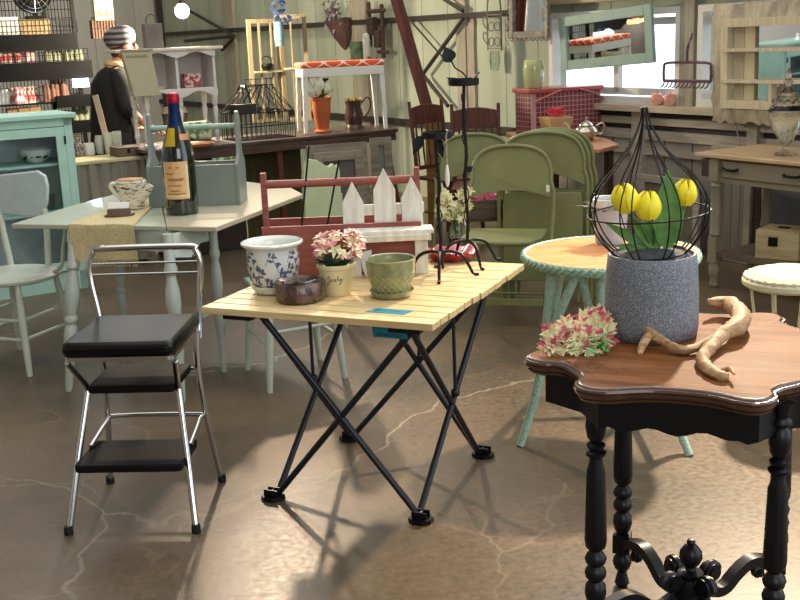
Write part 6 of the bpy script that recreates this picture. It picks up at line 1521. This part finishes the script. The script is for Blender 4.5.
# scrolled wire rack with hanging glass
c = OW(494, 20, .1); kk = KP(c); wr_ = thing('wire_rack', 'grey scrolled wire wall rack left of the ornate mirror', 'rack', c, YW); SGM = mat('grey_wire', (128, 122, 108), .5, .4, var=.1)
sc2 = 1.25*kk
g = G(); g.tube([(-9*sc2, 0, -24*sc2), (-9*sc2, 0, 10*sc2), (-5*sc2, 0, 20*sc2), (0, 0, 24*sc2), (5*sc2, 0, 20*sc2), (9*sc2, 0, 10*sc2), (9*sc2, 0, -24*sc2)], .007, 6, smooth=3)
for z in (-22, -8, 4): g.rod((-9*sc2, 0, z*sc2), (9*sc2, 0, z*sc2), .005, n=6)
for z in (0, -12): 
    g.tube([(-9*sc2, 0, z*sc2), (-14*sc2, 0, (z+3)*sc2), (-15*sc2, 0, (z-2)*sc2), (-12*sc2, 0, (z-5)*sc2), (-9*sc2, 0, (z-8)*sc2)], .005, 6, smooth=3)
    for s_ in (-1, 1): g.ring((s_*4*sc2, 0, (z-5)*sc2), 3.5*sc2, .005, 16, 5, tiltm=Matrix.Rotation(PI/2, 3, 'X'))
part('scrollwork', g, SGM, wr_)
g = G(); g.lathe([(0, -40*sc2), (3.2*sc2, -40*sc2), (4.6*sc2, -32*sc2), (4*sc2, -24*sc2), (3.6*sc2, -24*sc2), (3*sc2, -38*sc2), (0, -38*sc2)], 20); part('glass_cup', g, GLASS, wr_)
# cone wall basket with lavender
c = OW(341, 24, .12); kk = KP(c); wb2 = thing('wall_basket', 'brown cone wall basket of lavender flowers hanging on the sage boards', 'basket', c, YW)
g = G(); g.tube([(.12*0-.02, 0, .02), (.02, 0, -.1), (.07, 0, -.25)], [.14, .1, .015], 14, smooth=3); part('cone', g, mat('brown_wicker', (98, 72, 64), .8, var=.3, vs=50, bump=.6, bs=90), wb2)
g = G(); rnd = random.Random(14); g.tube([(0, -.03, 0), (-.04, -.05, .12), (-.09, -.05, .2)], .012, 6)
for i in range(110): g.leaf((rnd.gauss(-.05, .07), rnd.uniform(-.1, 0), rnd.gauss(.1, .07)), (rnd.uniform(-1, 1), -.6, rnd.uniform(-1, 1)), .07, .03, .4)
part('lavender_flowers', g, mat('lavender_petals', (150, 132, 160), .7, rgb2=(92, 88, 84), vs=20, sharp=True), wb2)
# carved rack with hanging white canes
c = OW(378, 26, .12); kk = KP(c); cr2 = thing('wall_rack', 'dark carved wooden wall rack with a white cane ornament on it', 'rack', c, YW); CRV = mat('carved_brown', (94, 70, 58), .7, rgb2=(58, 44, 38), vs=20, bump=.6, bs=50)
for name_, b_ in (('upright', ((-.16, 0, .02), (.03, .04, .42))), ('upright', ((.08, 0, -.05), (.03, .04, .5))), ('rail', ((-.03, 0, .14), (.34, .03, .04))), ('rail', ((.08, 0, -.24), (.2, .03, .035))), ('figure', ((-.07, -.02, .0), (.12, .06, .17))), ('figure', ((.02, -.02, -.12), (.09, .05, .16)))):
    g = G(); g.box(*b_)
    part(name_, g, CRV, cr2, bev=.012)
g = G(); g.tube([(-.2, -.06, -.42), (-.16, -.06, -.33), (-.16, -.06, -.12), (-.13, -.06, -.08), (-.1, -.06, -.12), (-.1, -.06, -.28)], .022, 8, smooth=4); part('white_cane', g, WHITE, cr2)
p = OW(358, 52, .1); one('green_box', G().box((0, 0, 0), (.2, .06, .2)), mat('dark_green_print', (56, 80, 66), .6, rgb2=(90, 110, 80), vs=20, sharp=True), 'small dark green printed panel behind the orange bench seat', 'panel', p, YW)
# red rake head, fruit, small wire ornament
c = OW(687, 66, .2); kk = KP(c); rk = thing('rake_head', 'rusty purple-brown rake head with short tines hanging on the window post', 'rake', c, YW); RKM = mat('rusty_purple', (112, 84, 96), .6, .3, var=.2)
W_ = (OW(712, 66, .2)-OW(660, 66, .2)).length/2; W_ *= .9; k2 = W_/30
g = G(); g.tube([(-W_, 0, -14*k2), (-W_, 0, -2*k2), (-W_*.8, 0, 3*k2), (W_*.8, 0, 3*k2), (W_, 0, -2*k2), (W_, 0, -14*k2)], .009, 8, smooth=3); g.rod((-W_, 0, -14*k2), (W_, 0, -14*k2), .01, n=8); g.tube([(0, 0, 3*k2), (.0, 0, 14*k2), (.01, 0, 20*k2)], .009, 8)
part('bow', g, RKM, rk)
g = G(); g.tube([(.01, 0, 20*k2), (.02, .02, 30*k2), (-.01, .04, 24*k2)], .005, 6, smooth=2); part('hook', g, RKM, rk)
for i in range(12): g = G(); x = -W_*.95+1.9*W_*i/11; g.tube([(x, 0, -14*k2), (x, -.02, -19*k2), (x, -.04, -20*k2)], .005, 6); part('tine', g, RKM, rk)
FR = mat('blush_fruit', (232, 206, 178), .4, rgb2=(214, 90, 96), vs=9, coat=.2)
fr0 = None
for px, lb in ((657, 'left one of two blush pink apples on the window sill'), (670, 'right one of two blush pink apples on the window sill')):
    p = OW(px, 103, .07); p.z = zsill+.001
    t = thing('apple', lb, 'apple', p); r = 6.6*KP(p)
    g = G(); g.lathe([(0, .004), (r*.5, 0), (r*.9, r*.5), (r, r), (r*.85, r*1.55), (r*.4, r*1.85), (0, r*1.7)], 24); part('fruit', g, FR, t); g = G(); g.tube([(0, 0, r*1.68), (.004, 0, r*2.1)], .003, 6); part('stem', g, BRWOOD, t)
# distressed frame with shelves and mirror back
c0_, c1_ = OW(718, 60, .14), OW(845, 60, .14); w_ = (c1_-c0_).length; c = (c0_+c1_)/2; z1 = ZA(OW(722, 60, .14), 4); z0 = ZA(OW(722, 60, .14), 121); h_ = z1-z0
dm = thing('mirror_shelf', 'large distressed wooden frame with little shelves over a mirror, upper right', 'mirror', Vector((c.x, c.y, (z0+z1)/2)), YW)
dm.rotation_euler = (.024, 0, YW+.05)
DIS = mat('distressed_wood', (206, 194, 168), .7, rgb2=(146, 132, 116), vs=5, stretch=(3, 3, .8), bump=.6, bs=30)
LWD = wood('light_frame_wood', (216, 204, 176), (190, 176, 146), 2, .6)
rj = random.Random(3); g = G(); n_ = 26; bo_ = .10
def rough(a, b, nv):
    out = []
    for i in range(n_): 
        t = i/n_; p = Vector(a).lerp(Vector(b), t); out.append((p.x+nv[0]*rj.uniform(-.012, .014), p.y+nv[1]*rj.uniform(-.012, .014)))
    return out
H2_, W2_ = h_/2, w_/2
cor = [(-W2_, -H2_), (W2_, -H2_), (W2_, H2_), (-W2_, H2_)]
outp = rough(cor[0], cor[1], (0, 1)) + rough(cor[1], cor[2], (1, 0)) + rough(cor[2], cor[3], (0, 1)) + rough(cor[3], cor[0], (1, 0))
inn = []
ci = [(x*(1-bo_/W2_), z*(1-bo_/H2_)) for x, z in cor]
for k in range(4):
    for i in range(n_): p = Vector(ci[k]).lerp(Vector(ci[(k+1) % 4]), i/n_); inn.append((p.x, p.y))
A1 = [g.v((x, -.03, z)) for x, z in outp]; A2 = [g.v((x, -.05, z)) for x, z in inn]; A3 = [g.v((x, .02, z)) for x, z in outp]; A4 = [g.v((x, .02, z)) for x, z in inn]
m_ = len(outp)
for i in range(m_):
    j = (i+1) % m_
    for q in ((A1[i], A1[j], A2[j], A2[i]), (A1[j], A1[i], A3[i], A3[j]), (A2[i], A2[j], A4[j], A4[i]), (A3[i], A4[i], A4[j], A3[j])): g.face(list(q))
part('distressed_frame', g, DIS, dm)
iw, ih = w_-2*bo_, h_-2*bo_
part('inner_frame', rect_frame(G(), iw+.02, ih+.02, .05, .08, -.02, -ih/2-.01), LWD, dm)
g = G(); g.box((-iw/2+.13, -.0, 0), (.16, .02, ih)); part('side_panel', g, boards('light_bead', (212, 200, 172), (190, 176, 146), (140, 126, 100), .08, 0, .6, 5, .05), dm)
g = G(); g.box((.06, .012, 0), (iw-.12, .008, ih-.02)); part('mirror_pane', g, MIRROR, dm)
for z in (ih*.16, -ih*.2): g = G(); g.box((-.02, -.04, z), (iw-.05, .06, .02)); part('shelf', g, LWD, dm)
g = G(); g.box((-.0, -.04, -ih*.35), (.02, .05, ih*.28)); part('divider', g, LWD, dm)
# green things seen in the right mirror come from the room itself
# ---- desk
DZ = .78; dk0 = A(714, 287, 0); dl0 = A(693, 153, DZ)
dk = thing('console_desk', 'grey-brown painted desk with two drawers and turned legs at the right', 'desk', (dk0-E1*.0), YW)
DM = mat('taupe_paint', (140, 132, 112), .5, var=.08, vs=5); DT = wood('desk_top_wood', (206, 180, 146), (170, 140, 106), 0, .35)
DW_, DD_ = 1.45, .50
MD = Matrix.Translation(dk0) @ Matrix.Rotation(YW, 4, 'Z')
g = G(); rbox(g, -.13, DW_, -.06, DD_, DZ-.025, DZ, .02); part('desktop', g, DT, dk, bev=.006)
g = G(); g.box((DW_/2-.02, .0, DZ-.095), (DW_, .02, .14)); g.box((DW_/2-.02, DD_-.06, DZ-.095), (DW_, .02, .14)); g.box((-.035, DD_/2-.03, DZ-.095), (.02, DD_-.06, .14)); part('apron', g, DM, dk)
part('dark_inside_block', G().box((-.055, .02, DZ-.085), (.075, .1, .1)), DKWOOD, dk, bev=.003, label='dark block standing in for the shaded inside of the desk end')  # dark block put in for the shaded interior at the desk's left side
for i, x in enumerate((.34, .98)):
    dd = part('drawer', G().box((x, -.016, DZ-.085), (.56, .016, .095)), DM, dk, bev=.004)
    for xx in ((x-.22, x+.2) if i == 0 else (x,)):
        g = G(); g.tube([(xx-.05, -.026, DZ-.08), (xx-.04, -.045, DZ-.085), (xx+.04, -.045, DZ-.085), (xx+.05, -.026, DZ-.08)], .008, 8, smooth=2); part('drawer_pull', g, IRON, dd)
DL = [(0, 0), (.018, 0), (.028, .015), (.022, .05), (.03, .07), (.034, .12), (.026, .14), (.026, .15)]
DU = [(.024, .30), (.034, .315), (.03, .33), (.026, .36), (.03, .50), (.028, .58), (.036, .595), (.026, .61), (.034, .625), (.034, .63)]
for x in (0, DW_-.08):
    for y in (0, DD_-.08):
        g = G(); g.lathe(DL+[(0, .15)], 18, (x, y, 0)); g.box((x, y, .225), (.06, .06, .15)); g.lathe([(0, .30)]+DU+[(0, .63)], 18, (x, y, 0)); g.box((x, y, .69), (.066, .066, .13)); part('leg', g, DM, dk)
g = G(); g.box((DW_/2-.04, DD_/2-.04, .20), (DW_-.06, DD_-.04, .03)); part('lower_shelf', g, wood('dark_shelf', (104, 90, 76), (78, 66, 56), 0, .6), dk)
p = MD @ Vector((.36, .15, .216)); bx = thing('storage_box', 'pale wooden box with a black latch on the lower shelf of the desk', 'box', p, YW+.35)
g = G(); g.box((0, 0, .08), (.24, .22, .16)); part('box_body', g, wood('pale_box_wood', (196, 178, 138), (164, 142, 104), 0, .6), bx, bev=.004); g = G(); g.box((-.02, -.114, .1), (.05, .008, .05)); part('latch', g, IRON, bx)
g = G(); g.box((0, 0, .163), (.06, .03, .006)); part('lid_plate', g, IRON, bx)
# glass urn on the desk
p = A(780, 156, DZ); p.z = DZ+.001; kk = KP(p); hu = ZA(p, 68)-DZ; ur = thing('glass_urn', 'ornate cut-glass urn with a tall finial lid on the desk at the right edge', 'urn', p+Vector((.035, .02, 0)))
g = G(); R_ = 18*kk
URN = mat('cut_glass', (248, 248, 242), .03, .0, var=0, trans=1, ior=1.35, bump=.35, bs=60)
g.lathe([(0, 0), (R_*.6, 0), (R_*.62, hu*.02), (R_*.2, hu*.06), (R_*.16, hu*.1), (R_*.3, hu*.14), (R_*.75, hu*.3), (R_, hu*.45), (R_*.95, hu*.5), (0, hu*.5)], 30); part('bowl', g, URN, ur)
g = G(); g.lathe([(R_*.96, hu*.5), (R_*1.02, hu*.52), (R_*.7, hu*.6), (R_*.6, hu*.66), (R_*.5, hu*.7), (R_*.25, hu*.75), (R_*.16, hu*.8), (R_*.26, hu*.84), (R_*.14, hu*.88), (R_*.18, hu*.93), (R_*.06, hu*.97), (0, hu)], 30); part('lid', g, URN, ur)
g = G()
for k in range(10): a = 2*PI*k/10; g.ball((R_*.7*math.cos(a), R_*.7*math.sin(a), hu*.62), R_*.16, 8, 5)
part('crown_beads', g, URN, ur)
# panels standing behind the desk
def wpanel(name, lab, cat, px0, px1, z0, z1, mt, off, frame=None):
    a, b = OW(px0, 190, off), OW(px1, 190, off); w_ = (b-a).length; c = (a+b)/2; t = thing(name, lab, cat, Vector((c.x, c.y, z0)), YW)
    if frame: part('frame', rect_frame(G(), w_, z1-z0, .05, .03), frame, t, bev=.003)
    g = G(); g.box((0, .004, (z1-z0)/2), (w_-(.09 if frame else 0), .012, z1-z0-(.09 if frame else 0))); part('panel', g, mt, t); return t
wpanel('cupboard_door', 'pale grey framed beadboard cupboard door standing behind the desk', 'door panel', 712, 752, .001, .74, boards('bead', (140, 136, 120), (118, 114, 100), (74, 70, 62), .07, 0, .7, 5, .08), .16, mat('pale_taupe', (160, 154, 136), .6))
wpanel('cabinet_panel', 'dark grey panel standing behind the right part of the desk', 'panel', 756, 815, .001, .70, mat('slate_panel', (92, 92, 98), .6, var=.1), .14, DKWOOD)
wpanel('cabinet_panel', 'low taupe panelled board between the round table and the desk', 'panel', 640, 700, .001, .5, mat('taupe_board', (126, 118, 102), .7, var=.08), .2, GREYRAIL)
# chrome-free cables: thin cord dangling on the rail right of the planter
g = G(); a = OW(735, 122, .1); b = OW(741, 150, .1); c = OW(738, 136, .12); g.tube([a-a, c-a, b-a], .004, 6, smooth=4); one('power_cord', g, mat('grey_cord', (180, 172, 156), .6), 'thin pale cord dangling below the distressed frame', 'cord', a)
